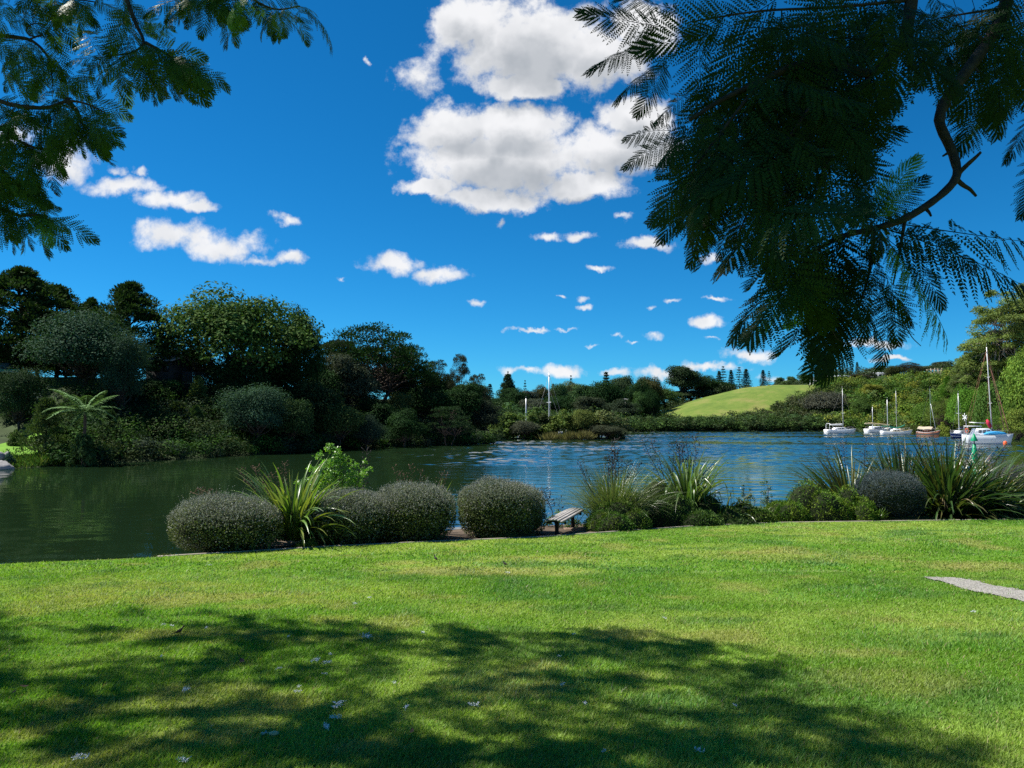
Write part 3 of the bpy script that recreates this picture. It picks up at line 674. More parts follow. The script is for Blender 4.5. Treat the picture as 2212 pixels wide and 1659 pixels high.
def sedge(px, wpx, ph, d, lab):
    r = rs(int(px)); P = W(px, 441, d); P[2] = .02; n = 420; w = wpx*d/FPX; mb = MB(); h = ph*d/FPX
    b = r.normal(size=(n, 3))*np.array([w*.22, w*.15, 0]); T = b*np.array([1., 1., 0])/w*1.6+np.array([0, 0, 1])+r.normal(size=(n, 3))*.25
    mb.quads(leaves(b, T, randdir(r, n), h*(.6+.5*r.rand(n)), np.full(n, .12)), np.array([.16, .15, .06])*r.uniform(.5, 1.3, (n, 1)))
    t = thing('sedge_tuft', lab, 'sedge', P, 0, 'sedge tufts at the mangrove point'); mb.build('leaves', LEAF, t)
sedge(551, 18, 8.5, 137.5, 'dry brownish sedge tuft on the waterline below the tall mast')
sedge(570, 13, 9, 137.5, 'small olive sedge tuft in the middle of the point waterline')
sedge(584, 16, 10, 137.5, 'taller olive sedge tuft below the yellowish mangrove')
# far tree line
FT = [('round', 478, 384, 26, 250, FARG, 'dark round treetop just right of the left bank'), ('conifer', 490, 384, 13, 300, BLUEG, 'small dark conifer top far behind the mangroves'),
 ('cone', 508, 374, 30, 262, (.035, .06, .035), 'dark pointed tree with a spire behind the left mangroves'), ('round', 513, 387, 36, 240, DKG, 'dark dome tree below the pointed tree'),
 ('norfolk', 508, 371, 9, 300, BLUEG, 'thin spire conifer poking up behind the dark pointed tree'), ('norfolk', 525, 380, 8, 310, BLUEG, 'short thin conifer spire left of the tall mast'),
 ('round', 527, 390, 26, 255, (.07, .085, .06), 'pale grey-green tree left of the tall mast'), ('round', 542, 386, 24, 260, BROWNG, 'brownish tree directly behind the tall mast'),
 ('round', 557, 384, 24, 290, FARG, 'round treetop right of the tall mast'), ('conifer', 553, 384, 9, 310, BLUEG, 'slim conifer beside the tall mast'),
 ('round', 571, 382, 32, 300, (.10, .135, .055), 'light yellow-green tree at the middle of the far tree line'), ('norfolk', 571, 375, 8, 315, BLUEG, 'thin conifer above the light yellow-green tree'),
 ('round', 584, 384, 36, 255, FARG, 'dark green spreading tree right of the light yellow-green tree'), ('conifer', 606, 372, 17, 285, BLUEG, 'pointed conifer standing tallest left of the big dome tree'),
 ('round', 602, 382, 44, 250, DKG, 'wide dark tree below the pointed conifer'), ('round', 622, 375, 36, 265, (.04, .068, .03), 'tall rounded green tree right of the pointed conifer'),
 ('round', 640, 381, 30, 255, DKG, 'dark tree between the tall rounded tree and the brownish tree'), ('round', 650, 377, 34, 290, BROWNG, 'brownish open tree left of the big dome tree'),
 ('round', 684, 365, 46, 320, (.030, .052, .022), 'big dark dome tree, the most prominent on the far skyline'), ('round', 706, 376, 34, 325, DKG, 'dark low tree right of the big dome tree'),
 ('round', 722, 382, 26, 330, DKG, 'dark tree on the left crest of the grassy hill'), ('round', 664, 388, 36, 300, (.055, .11, .028), 'bright green tree below the big dome tree'),
 ('round', 640, 393, 26, 245, (.05, .105, .03), 'bright green rounded tree with a roof beside it'), ('round', 652, 390, 18, 242, DKG, 'narrow dark tree beside the bright green rounded tree'),
 ('round', 690, 390, 60, 322, (.05, .075, .035), 'olive thicket tree under the big dome tree'), ('round', 705, 386, 32, 330, (.07, .09, .055), 'pale greyish tree on the slope left of the grassy hill'),
 ('round', 560, 396, 40, 240, DKG, 'dark low tree behind the bright mangrove bush'), ('round', 588, 396, 40, 235, (.04, .055, .03), 'dark olive tree behind the yellowish mangrove'),
 ('round', 620, 400, 40, 238, (.035, .055, .03), 'dark tree behind the tallest mangrove bush'), ('round', 492, 398, 34, 235, DKG, 'dark tree behind the left end of the mangroves'),
 ('round', 535, 398, 34, 235, (.06, .075, .05), 'greyish-green tree behind the short bare pole')]
for k, (kd, a, b, c, d, col, lab) in enumerate(FT): tree(kd, a, b, c, d, col, lab, 'tree', 'trees of the far tree line', k)
for k, (a, b, c) in enumerate([(719, 371, 10), (723, 366, 11), (731, 370, 9), (739, 367, 12), (746, 369, 12)]):
    tree('norfolk' if k % 2 else 'conifer', a, b, c+3, 400, BLUEG, 'thin dark conifer in the far clump above the grassy hill', 'tree', 'conifer clump above the grassy hill', k)
tree('conifer', 763, 370, 12, 395, (.04, .055, .036), 'broad dark conifer at the right of the far conifer clump', v=0)
tree('norfolk', 769, 371, 9, 400, BLUEG, 'bare-stemmed conifer at the right end of the far conifer clump')
for (a, b, c, d, col, lab) in [(779, 377, 12, 395, FARG, 'small dark tree right of the far conifer clump'), (792, 376, 14, 390, (.075, .12, .045), 'light green small tree on the hill skyline'), (806, 374, 18, 385, FARG, 'green tree behind the hanging leaf tip on the skyline'), (786, 380, 14, 350, (.08, .13, .04), 'low bright bush on the crest of the grassy hill')]:
    tree('round', a, b, c, d, col, lab, 'tree', 'small trees on the hill skyline')
tree('conifer', 842, 370, 10, 385, BLUEG, 'short wide conifer left of three tall ridge conifers')
for k, (a, b) in enumerate([(847, 364), (851, 361), (857, 362)]): tree('norfolk' if k != 2 else 'conifer', a, b, 8, 385, BLUEG, 'tall slim conifer standing on the ridge above the moored boats', 'tree', 'tall ridge conifers', k)
RG = [('round', 876, 367, 30, 375, (.055, .08, .045), 'rounded tree behind the ridge house'), ('round', 888, 369, 14, 370, (.05, .095, .03), 'bright green tree right of the ridge house'), ('conifer', 884, 366, 6, 380, BLUEG, 'tiny conifer tip above the ridge house'),
 ('round', 860, 374, 26, 330, (.048, .048, .028), 'dark brownish dome bush on the ridge'), ('round', 846, 379, 20, 322, (.055, .062, .03), 'low brownish bush left of the dark dome bush'), ('round', 894, 366, 18, 318, (.045, .055, .018), 'dark olive dense round tree on the ridge right of the house'),
 ('layer', 909, 362, 24, 322, (.050, .046, .030), 'flat-topped brownish tree on the ridge'), ('round', 913, 368, 16, 312, (.03, .042, .02), 'dark round tree under the flat-topped brownish tree'),
 ('round', 926, 366, 22, 335, (.06, .085, .04), 'green tree left of the wooden frame'), ('round', 942, 361, 22, 340, (.040, .055, .035), 'dark tree behind the wooden frame'), ('round', 927, 374, 16, 306, (.06, .085, .03), 'olive bush below the green tree left of the wooden frame'), ('round', 952, 367, 18, 335, (.06, .085, .04), 'green tree right of the wooden frame')]
for k, (kd, a, b, c, d, col, lab) in enumerate(RG): tree(kd, a, b, c, d, col, lab, 'tree', 'trees on the right ridge', k)
GM = [('gum', 1012, 287, 96, 205, (.135, .185, .045), 'tall gum tree with layered olive crown at the right edge', 0), ('gum', 1052, 268, 110, 196, (.11, .15, .04), 'gum tree mostly beyond the right frame edge', 1), ('gum', 985, 330, 52, 215, (.13, .18, .045), 'lower gum tree at the left front of the tall gum', 1),
 ('gum', 966, 357, 34, 225, (.11, .155, .045), 'small gum tree on the skyline left of the gums', 0), ('round', 1022, 352, 44, 150, (.13, .215, .032), 'bright yellow-green tree at the right edge below the gums', 1), ('round', 1000, 383, 50, 165, (.065, .13, .026), 'dark green spreading tree behind the catamaran mast', 2),
 ('oak', 966, 386, 40, 185, (.085, .19, .022), 'bright green leafy tree left of the catamaran mast', 0), ('round', 1018, 408, 36, 135, (.13, .18, .032), 'yellow-green bush on the waterline at the right edge', 0), ('round', 976, 410, 36, 172, (.10, .14, .035), 'rounded olive bush above the blue-hulled boat', 1),
 ('spray', 948, 376, 22, 235, (.09, .19, .024), 'pointed vivid green tree on the slope below the timber frame', 0), ('round', 872, 384, 26, 262, (.17, .185, .03), 'yellowish leafy tree on the slope above the beige covered yacht', 0), ('round', 862, 398, 24, 238, (.055, .10, .022), 'dark green rounded tree on the slope right of the white sloop', 1),
 ('shrub', 905, 402, 34, 235, (.13, .20, .028), 'light green dome of bush above the green covered yacht', 0), ('round', 926, 402, 26, 215, (.085, .16, .025), 'round green tree above the brown timber boat', 2), ('layer', 944, 398, 34, 205, (.10, .145, .03), 'layered light green tree right of the brown boat mast', 0), ('round', 888, 386, 22, 275, (.075, .085, .025), 'dark bronze bush in the upper slope', 1),
 ('layer', 1006, 402, 40, 150, (.08, .15, .028), 'layered dark green tree hanging over the catamaran bow', 1), ('shrub', 908, 420, 26, 195, (.08, .105, .03), 'dark olive bush on the waterline between the green covered yacht and the brown boat', 2), ('shrub', 944, 420, 22, 172, (.14, .18, .03), 'yellow-green bush on the waterline right of the brown boat', 1)]
for (kd, a, b, c, d, col, lab, v) in GM: tree(kd, a, b, c, d, col, lab, 'tree', None, v)
SHT = [('round', 60, 424, 36, 66.5, MID, 'rounded green bush on the waterline left below the tree fern'), ('cone', 110, 410, 34, 70, (.035, .07, .02), 'dark pointed bush on the waterline right below the tree fern'), ('shrub', 130, 424, 40, 71, (.03, .06, .022), 'low dark bush on the waterline with reeds before it'), ('round', 165, 412, 44, 77, DKG, 'very dark round tree at the waterline left of the small fresh green shrub'), ('cone', 196, 405, 30, 80, (.04, .075, .022), 'dark feathery pointed bush left of the pale dome'),
 ('round', 292, 400, 44, 87, (.03, .062, .02), 'dark round tree drooping over the water right of the pale dome'), ('grey', 366, 415, 40, 97, (.035, .065, .04), 'bluish-grey bush at the waterline below the umbrella-shaped tree'), ('round', 405, 410, 44, 101, DKG, 'low dark tree at the waterline under the pale yellow-green bush'), ('layer', 448, 404, 46, 108, (.024, .05, .02), 'dark spreading tree hanging over the river bend'), ('shrub', 84, 426, 34, 60.5, (.035, .07, .022), 'low dark shrub at the foot of the tree fern'), ('shrub', 325, 428, 30, 92, (.03, .055, .03), 'little dark shrub dipping into the water in the middle of the bank')]
for k, (kd, a, b, c, d, col, lab) in enumerate(SHT): tree(kd, a, b, c, d, col, lab, 'shrub' if kd in ('shrub', 'cone') else 'tree', None, k)
tree('round', 824, 392, 44, 250, (.075, .080, .058), 'greyish open tree above the white sloop', v=2)
tree('round', 845, 380, 16, 300, (.10, .20, .025), 'vivid green bush on the slope above the white sloop', v=1)
# bush-covered slopes: masses no one could count
def bushmass(seed, n, us, ss, cols, rad, leaf, per, ymax=420, cond=None):
    r = rs(seed); mb = MB(); k = 0; tries = 0
    while k < n and tries < n*60:
        tries += 1
        u = r.uniform(*us); d = r.uniform(118, ymax); x = u*d
        s = float(seg_dist(np.array([x]), np.array([d]), RIVER)[0])
        if not ss[0] < s < ss[1] or (cond and not cond(u, d, s)): continue
        rr = r.uniform(*rad)*(1+.0*d); c = np.array(cols[r.randint(len(cols))])*r.uniform(.75, 1.25); z = lz(x, d)
        m = r.randint(4, 7)
        for j in range(m):
            o = r.normal(size=3)*np.array([.55, .55, .25])*rr
            clump(mb, r, np.array([x, d, z+rr*.62])+o, np.array([1, 1, .85])*rr*.62, per//m+6, leaf*(.8+.4*r.rand()), c*r.uniform(.85, 1.15), up=.5, shell=.3, asp=.55)
        k += 1
    return mb
tag(bushmass(61, 1000, (.40, .80), (.3, 105), [(.10, .17, .028), (.075, .145, .026), (.13, .18, .032), (.055, .115, .022), (.10, .14, .045), (.17, .19, .03)], (1.8, 3.8), .55, 300, cond=lambda u, d, s: not (.40 < u < .59 and s > 66)).build('hillside_bush', LEAF),
    'dense sunlit green bush covering the slope behind the moored boats', 'bush', kind='stuff')
tag(bushmass(62, 340, (.15, .42), (.5, 11), [(.04, .078, .022), (.055, .10, .026), (.035, .066, .022), (.062, .088, .038)], (1.7, 3.0), .5, 260).build('shore_bush', LEAF),
    'band of dark low bush along the far shore below the grassy hill', 'bush', kind='stuff')
tag(bushmass(63, 210, (.285, .43), (14, 72), [(.045, .07, .024), (.055, .08, .028), (.07, .08, .04)], (1.8, 3.0), .55, 240, cond=lambda u, d, s: s < 10+(u-.27)/.15*40).build('slope_bush', LEAF),
    'dark bush climbing the right flank of the grassy hill', 'bush', kind='stuff')
tag(bushmass(64, 300, (-.13, .20), (2, 90), [DKG, FARG, (.045, .078, .028), (.062, .11, .033)], (2.5, 4.2), .6, 260, cond=lambda u, d, s: d > 150).build('far_wood', LEAF),
    'continuous dark wood filling the far bank behind the mangroves', 'wood', kind='stuff')
tag(bushmass(65, 260, (.14, .75), (70, 190), [(.055, .08, .04), (.045, .065, .035), (.07, .10, .045)], (2.0, 3.2), .6, 200, ymax=470, cond=lambda u, d, s: ((u > .45 and s > 118) or s > (75 if u < .285 else 115)) and not (.285 < u < .40 and s < 115)).build('ridge_bush', LEAF),
    'low scrub along the skyline of the right ridge and hill', 'bush', kind='stuff')

# ------------------------------------------------------------------ tree fern
def tree_fern():
    r = rs(71); P = W(85, 410, 62.5); z0 = lz(P[0], 62.5)
    t = thing('tree_fern', 'tree fern with a star of pale arching fronds on the dark left bank', 'tree fern', (P[0], 62.5, z0-.1))
    hh = P[2]-z0; tb = MB(); limb(tb, r, np.zeros(3), np.array([0, 0, hh]), .16, .11, 8, 5, .01); tb.build('trunk', BARK, t)
    for k in range(17):
        a = k*2*math.pi*.382+.15*r.normal(); L = r.uniform(2.4, 3.3); e0 = (r.uniform(.75, 1.15) if k % 3 == 0 else r.uniform(.1, .6) if k % 3 == 1 else r.uniform(-.35, .15)); m = 26; mb = MB()
        el = e0-np.linspace(0, 1, m)**1.3*r.uniform(.7, 1.15); ds = L/m
        x = np.cumsum(np.cos(el))*ds; z = np.cumsum(np.sin(el))*ds+hh
        A = np.array([math.cos(a), math.sin(a), 0]); B = np.array([-A[1], A[0], 0]); pts = A*x[:, None]+np.array([0, 0, 1])*z[:, None]
        mb.tube(pts, np.linspace(.025, .008, m), 4, (.5, .6, .3))
        for sgn in (-1, 1):
            i = np.repeat(np.arange(2, m), 2); pp = pts[i]+A*r.uniform(0, ds, (len(i), 1)); s_ = (i/m); ln = .62*np.sin(np.pi*np.clip(s_*.93+.10, 0, 1))**.7+.05
            T = nrm(B*sgn+A*.45+np.array([0, 0, -.22])+.06*r.normal(size=(len(i), 3))); Nn = np.tile([0, 0, 1.], (len(i), 1))
            mb.quads(leaves(pp, T, Nn, ln, np.full(len(i), .11)), np.ones(3)*r.uniform(.75, 1.2, (len(i), 1)))
        mb.build('frond', LEAF, t, color=(.16, .27, .11))
tree_fern()

# ------------------------------------------------------------------ rocks, boat, house and fence on the left bank
ROCK = plain('rock', (.21, .20, .20), .85, .3, var=.4, scale=1.2, bmp=.05)
def boulder(px, py, wpx, hpx, d, lab, seed):
    r = rs(seed); P = W(px, py, d); w, h = wpx*d/FPX, hpx*d/FPX
    th, ph = np.meshgrid(np.linspace(0, math.pi, 15), np.linspace(0, 2*math.pi, 25)[:-1], indexing='ij')
    D = np.stack([np.sin(th)*np.cos(ph), np.sin(th)*np.sin(ph), np.cos(th)], -1)
    rad = 1.0*np.ones(th.shape)
    for k in range(9):
        nvec = randdir(r, 1)[0]; rad = np.minimum(rad, (.62+.3*r.rand())/np.maximum((D*nvec).sum(-1), .2))
    rad += .05*r.normal(size=rad.shape)*np.sin(th)
    V = D*rad[..., None]*np.array([w/2, w*.42, h])
    o = MB().loft(V, cap=False).build('boulder', ROCK); o.location = (P[0], d, P[2]-.1)
    tag(o, lab, 'rock', 'boulders on the left bank')
boulder(3, 469, 26, 12, 57.2, 'large smooth grey boulder at the water under the left frame edge', 1)
boulder(-2, 457, 14, 7, 58.4, 'grey boulder above the large smooth one', 2)
boulder(6.5, 455, 9, 5, 60, 'small flat pale rock by the bluish plant', 3)
boulder(20, 447, 26, 8, 74, 'long dark jagged rock above the strip of bank lawn', 4)
boulder(5, 449, 26, 6, 75, 'low brown slab of rock at the left end above the bank lawn', 5)
boulder(12, 443, 20, 5, 76, 'flat pale topped rock behind the jagged rock', 6)

def hull_rings(L, beam, free, draft=.25, bow=.55, m=13, stern=.8, sheer=.12):
    R = []
    for t in np.linspace(0, 1, m):
        x = -L/2+L*t; b = beam/2*(stern+(1-stern)*smooth(t/.4)) * (1 if t < bow else max(.015, 1-((t-bow)/(1-bow))**2.0))
        zs = free*(1+sheer*(2*t-1)**2*(2 if t > .5 else .6)); rake = .10*L*max(0, (t-.8)/.2)
        R.append([(x+rake, -b, zs), (x+rake*.6, -b*.96, zs*.45), (x+rake*.25, -b*.72, -draft*.4), (x, 0, -draft), (x+rake*.25, b*.72, -draft*.4), (x+rake*.6, b*.96, zs*.45), (x+rake, b, zs)])
    return np.array(R)
def add_hull(t, L, beam, free, hullm, deckm, name='hull', y0=0., **kw):
    R = hull_rings(L, beam, free, **kw); R[:, :, 1] += y0
    mb = MB().loft(R); h = mb.build(name, hullm, t)
    dm = MB(); A, B = R[:, 0].copy(), R[:, -1].copy(); A[:, 2] += .012; B[:, 2] += .012
    dm.grid(np.stack([A, B], 1)); dm.build('deck', deckm, h)
    return R, h
def stripe(R, h, m, z0=.62, z1=.80, e=.012):
    mb = MB()
    for sd in (0, -1):
        a = R[:, sd]; b = R[:, 1 if sd == 0 else -2]; o = np.array([0, -e if sd == 0 else e, 0])
        mb.grid(np.stack([b+(a-b)*z0+o, b+(a-b)*z1+o], 1))
    mb.build('stripe', m, h)
def cabin(t, x0, x1, y, z0, z1, m, front=.5, back=.15, name='cabin', taper=.82, roof=None):
    P = []
    for x, f, z, yy in ((x0, 0, z0, y), (x0+back, 0, z1*.97+z0*.03, y*taper), (x1-front, 0, z1, y*taper), (x1, 0, z0+.02, y*.7)):
        P.append([(x, -yy, z0), (x, -yy*1.0, z), (x, yy, z), (x, yy, z0)])
    P = np.array(P, float); P[0, 1:3, 2] = z0+.03; P[3, 1:3, 2] = z0+.03
    c = MB().loft(P).build(name, m, t); return c
def side_windows(c, x0, x1, y, z0, z1, n=3, e=.02, gap=.25):
    w = (x1-x0)/n
    for sg in (-1, 1):
        for k in range(n):
            a, b = x0+w*(k+gap/2), x0+w*(k+1-gap/2)
            MB().box((a, min(sg*y, sg*(y+e)), z0), (b, max(sg*y, sg*(y+e)), z1)).build('window', GLASS, c)
def mast(t, x, z0, z1, r=.06, spr=(), lean=0., m=None, y=0.):
    mb = MB(); mb.tube([(x, y, z0), (x-lean*.5, y, (z0+z1)/2), (x-lean, y, z1)], [r, r*.95, r*.7], 8); o = mb.build('mast', m or ALU, t)
    for f, w in spr:
        zz = z0+(z1-z0)*f; xx = x-lean*f
        MB().tube([(xx, y-w, zz+.05), (xx, y, zz), (xx, y+w, zz+.05)], r*.4, 5).build('spreader', m or ALU, o)
    MB().tube([(x-lean, y, z1), (x-lean, y, z1+.5)], .012, 4).build('antenna', ALU, o)
    return o
RIG = plain('rigging', (.22, .21, .20), .5, .4)
def rigging(t, pts, r=.012, m=None):
    mb = MB()
    for a, b in pts: mb.tube([a, b], r, 4)
    mb.build('rigging', m or RIG, t)
def boom(t, x, z, L, cover, d=.17, sag=.0):
    b = MB().tube([(x, 0, z), (x-L, 0, z+.08)], .045, 6).build('boom', ALU, t)
    s = np.linspace(0, 1, 9); rr = d*(1.0-.45*s)*(.9+.12*np.sin(s*17))
    MB().tube(np.stack([x-.05-L*s*.97, 0*s, z+.13+d*.5*(1-s)+.06*s], 1), rr, 8).build('sail_cover', cover, b)
def rails(t, R, m=None, h=.55):
    mb = MB(); n = len(R)
    for sd in (0, -1):
        p = R[1:n-1, sd]+[0, .04 if sd == 0 else -.04, 0]
        mb.tube(p+[0, 0, h], .012, 4)
        for q in p[::2]: mb.tube([q, q+[0, 0, h]], .012, 4)
    mb.build('guard_rail', m or ALU, t)
CREAM = simple('cream_canvas', (.62, .50, .28), .8); GREENC = simple('green_canvas', (.02, .20, .12), .8); WHITEC = simple('white_canvas', (.78, .77, .74), .75)
NAVY = simple('navy_paint', (.012, .03, .16), .3); NAVYC = simple('navy_canvas', (.02, .025, .07), .8); TAN = simple('tan_canvas', (.40, .34, .25), .85)
VARN = plain('varnished_timber', (.24, .095, .05), .4, .4, var=.25, scale=5); BLUEC = simple('blue_tarp', (.05, .40, .75), .6); LIGHTG = simple('pale_grey_paint', (.55, .59, .61), .35)
REDC = simple('red_cloth', (.45, .02, .05), .8); TEAL = simple('teal_paint', (.04, .35, .30), .5); GREENP = simple('green_buoy_paint', (.0, .24, .10), .45); ORANGE = simple('orange_plastic', (.85, .12, .03), .5)
TERRA = simple('russet_rope', (.36, .16, .10), .8); GREYD = simple('dark_grey', (.05, .055, .06), .6); BLUEW = simple('bluish_window_cover', (.45, .58, .72), .5)

def boat_root(lab, px, py, d, heading, group='boats moored on the right side of the river', name='sailboat'):
    P = W(px, py, d); return thing(name, lab, 'sailboat', (P[0], P[1], 0.), heading, group)
def wl(py): return EYE*FPX/(py-419.0)      # distance of a waterline pixel
# 1 white sloop, broadside
d = wl(433.2); t = boat_root('white sloop with a stern arch and white sail cover moored farthest left', 839.5, 433, d, .10)
R, h = add_hull(t, 7.6, 2.5, .95, WHITE, WHITE); stripe(R, h, LIGHTG, .05, .16)
c = cabin(t, -1.7, 2.4, .95, .95, 1.55, WHITE, 1.6, .6); side_windows(c, -.9, 1.0, .86, 1.12, 1.34, 2)
mast(t, 1.0, 1.3, 11.6, .065, ((.38, .9),)); boom(t, .9, 2.05, 3.6, WHITEC, .24)
a = MB(); a.tube([(-3.2, -.9, 1), (-3.15, -.9, 2.3), (-3.0, -.7, 2.55), (-3.0, .7, 2.55), (-3.15, .9, 2.3), (-3.2, .9, 1)], .05, 6); a.tube([(-2.2, -.9, 1), (-2.2, -.9, 2.2), (-3.0, -.7, 2.5)], .035, 5); a.build('stern_arch', WHITE, t)
rigging(t, [((.9, 0, 11.5), (4.3, 0, 1.2)), ((.9, 0, 11.5), (-3.7, 0, 1.1)), ((.9, 0, 8), (.8, 1.2, 1)), ((.9, 0, 8), (.8, -1.2, 1))]); rails(t, R)
# 2 cream covered yacht
d = wl(432.8); t = boat_root('white yacht under a long beige sail cover, second boat from the left', 878, 433, d, .25)
R, h = add_hull(t, 7.4, 2.4, .9, WHITE, WHITE, sheer=.35); stripe(R, h, VARN, .82, .95)
c = cabin(t, -2.2, 1.6, .9, .9, 1.75, WHITE, .3, .15, taper=.92); side_windows(c, -1.7, 1.2, .845, 1.2, 1.55, 4)
MB().box((-1.6, -.6, 1.75), (1.1, .6, 1.80)).build('hatch_cover', BLUEW, c)
mast(t, -1.6, .9, 6.9, .085); boom(t, -1.5, 2.35, 2.6, CREAM, .22)
b = MB(); s = np.linspace(0, 1, 11); b.tube(np.stack([-1.4+5.2*s, 0*s, 2.45-.35*s], 1), .22*(1-.4*s), 8); b.build('sail_cover', CREAM, t); rigging(t, [((-1.6, 0, 6.8), (4.0, 0, 1.4)), ((-1.6, 0, 6.8), (-3.6, 0, 1.2))]); rails(t, R)
# 3 white yacht with green cover
d = wl(434.3); t = boat_root('small white yacht with a dark green sail cover, third boat from the left', 895.5, 434, d, -.12)
R, h = add_hull(t, 6.6, 2.2, .75, WHITE, CREAM, sheer=.3); stripe(R, h, CREAM, .8, .95)
c = cabin(t, -1.0, 1.6, .75, .75, 1.25, WHITE, .8, .2); side_windows(c, -.6, .8, .66, .9, 1.1, 2)
mast(t, -1.75, .8, 8.4, .10); boom(t, -1.6, 1.75, 1.6, GREENC, .2)
b = MB(); s = np.linspace(0, 1, 11); b.tube(np.stack([-1.4+3.6*s, 0*s, 1.95-.55*np.sin(s*3.1)+.35*s], 1), .2*(1-.3*s), 8); b.build('sail_cover', GREENC, t)
MB().box((1.0, -.5, .9), (2.0, .5, 1.45)).build('dinghy_cover', CREAM, t); rigging(t, [((-1.75, 0, 8.2), (3.3, 0, 1.1)), ((-1.75, 0, 8.2), (-3.1, 0, .9))]); rails(t, R)
# 4 mast of a boat tucked behind
t = boat_root('slender pale mast boat half hidden behind the green covered yacht', 896.5, 432.6, wl(432.2), .8)
R, h = add_hull(t, 6.0, 2.0, .7, WHITE, WHITE); cabin(t, -1.0, 1.3, .7, .7, 1.15, WHITE); mast(t, .2, .7, 11.6, .055, ((.45, .6),)); rigging(t, [((.2, 0, 11.4), (2.9, 0, .9))])
# 5 brown wooden boat with tan awning
d = wl(436.5); t = boat_root('old brown timber boat under a tan awning with a green mast', 928, 436, d, -.95); t.scale = (.62, .72, .95)
R, h = add_hull(t, 6.8, 2.3, .95, VARN, VARN, sheer=.3); stripe(R, h, GREYD, -.2, .35); stripe(R, h, WHITE, .9, 1.0)
c = cabin(t, -1.4, 1.4, .8, .95, 1.6, VARN, .4, .2)
aw = MB(); xx = np.linspace(-3.0, 1.7, 8); yy = np.linspace(-1.1, 1.1, 7)
aw.grid(np.array([[(x, y, 2.25-.5*abs(y)/1.1*1.1+.25*math.sin(x*1.3)*.3-.1*max(0, x)) for y in yy] for x in xx])); aw.grid(np.array([[(x, y, 2.21-.5*abs(y)/1.1*1.1+.25*math.sin(x*1.3)*.3-.1*max(0, x)) for y in yy[::-1]] for x in xx])); aw.build('awning', TAN, t)
mast(t, 1.0, .9, 10.6, .06, (), 0, simple('green_mast', (.22, .34, .26), .5)); MB().tube([(1.0, .1, 7.6), (2.9, -.4, 1.4)], .06, 6).build('gaff', ALU, t); rigging(t, [((1.0, 0, 10.5), (3.2, 0, 1.2)), ((1.0, 0, 10.5), (-3.2, 0, 1.2))]); rails(t, R)
# 6 navy hulled sloop
d = wl(438.4); t = boat_root('sloop with a navy blue hull and white deck left of the catamaran', 959, 438, d, math.pi+.62)
R, h = add_hull(t, 5.6, 2.0, .95, NAVY, WHITE); stripe(R, h, WHITE, .72, 1.0); stripe(R, h, WHITE, -.1, .06)
c = cabin(t, -1.3, 1.2, .75, .95, 1.5, WHITE, .9, .3); side_windows(c, -.8, .6, .66, 1.12, 1.32, 2)
MB().box((-2.1, -.75, 1.75), (-.9, .75, 1.9)).build('canopy', NAVYC, t); mast(t, -.1, .95, 8.6, .065, ((.5, .5),)); boom(t, -.2, 1.9, 2.0, NAVYC, .16); rigging(t, [((-.1, 0, 8.4), (2.7, 0, 1.1)), ((-.1, 0, 8.4), (-2.7, 0, 1.0))]); rails(t, R)
# 7 catamaran, nearest
d = wl(443.4); t = boat_root('large white catamaran with a tall mast, blue tarp and wind generator', 985.5, 443, d, -.30, name='catamaran'); t.scale = (.76, .72, .98)
for y0 in (-1.75, 1.75): R, h = add_hull(t, 7.4, 1.15, 1.30, LIGHTG, WHITE, 'hull', y0, stern=.75, bow=.5, sheer=.10); stripe(R, h, WHITE, .90, 1.0)
MB().box((-3.2, -1.7, .75), (2.0, 1.7, 1.28)).build('bridge_deck', WHITE, t)
c = cabin(t, -2.4, 1.6, 1.75, 1.3, 2.35, WHITE, 1.3, .5, taper=.86); side_windows(c, -1.6, .6, 1.53, 1.62, 2.08, 3)
for y in (-.95, -.05, .85): MB().box((-.4, -.38, -.02), (.4, .38, .02), M=Matrix.Translation((.98, y, 1.92)) @ Matrix.Rotation(math.pi/2, 4, 'Z') @ Matrix.Rotation(-.68, 4, 'X')).build('window', GLASS, c)
MB().box((-3.5, -1.5, 2.62), (-.9, 1.5, 2.72)).build('hard_top', WHITE, t)
for y in (-1.4, 1.4):
    for x in (-3.4, -1.1): MB().tube([(x, y, 1.3), (x, y, 2.62)], .035, 5).build('post', ALU, t)
MB().loft(np.array([[(x, y0-.55*k, 1.42), (x, y0-.42*k, 1.42+.42*k), (x, y0+.42*k, 1.42+.42*k), (x, y0+.55*k, 1.42)] for x, k, y0 in ((-.7, .25, -1.75), (.1, 1., -1.72), (1.6, 1.15, -1.7), (2.7, .9, -1.72), (3.3, .3, -1.75))])).build('tarp', BLUEC, t)
mast(t, 1.2, 1.3, 14.9, .10, ((.36, 1.3), (.655, 1.0)), .55)
b = MB().tube([(1.1, 0, 3.1), (-2.8, 0, 3.25)], .06, 6).build('boom', ALU, t)
for k, (x0, z0) in enumerate(((3.55, 1.5), (4.3, 1.5))):
    s = np.linspace(0, 1, 8); MB().tube(np.stack([x0+(.75-x0)*s, 0*s+(.2*k), z0+(13.6-2.4*k*0-z0)*s], 1), .075-.03*s, 6).build('furled_sail', TERRA, t)
MB().tube([(.9, -.2, 2.5), (.5, -.3, 3.2), (.35, 0, 3.6)], [.32, .36, .2], 8).build('sail_bag', REDC, t)
MB().tube([(-3.55, -1.0, 1.3), (-3.55, -1.0, 4.0)], .04, 6).build('generator_pole', ALU, t)
wg = MB(); wg.tube([(-3.75, -1.0, 4.05), (-3.3, -1.0, 4.05)], [.09, .05], 8)
for k in range(6):
    a = k*math.pi/3; wg.box((-.02, -.05, .05), (.02, .05, .62), M=Matrix.Translation((-3.78, -1., 4.05)) @ Matrix.Rotation(.5, 4, 'Z') @ Matrix.Rotation(a, 4, 'X'))
wg.build('wind_generator', WHITE, t)
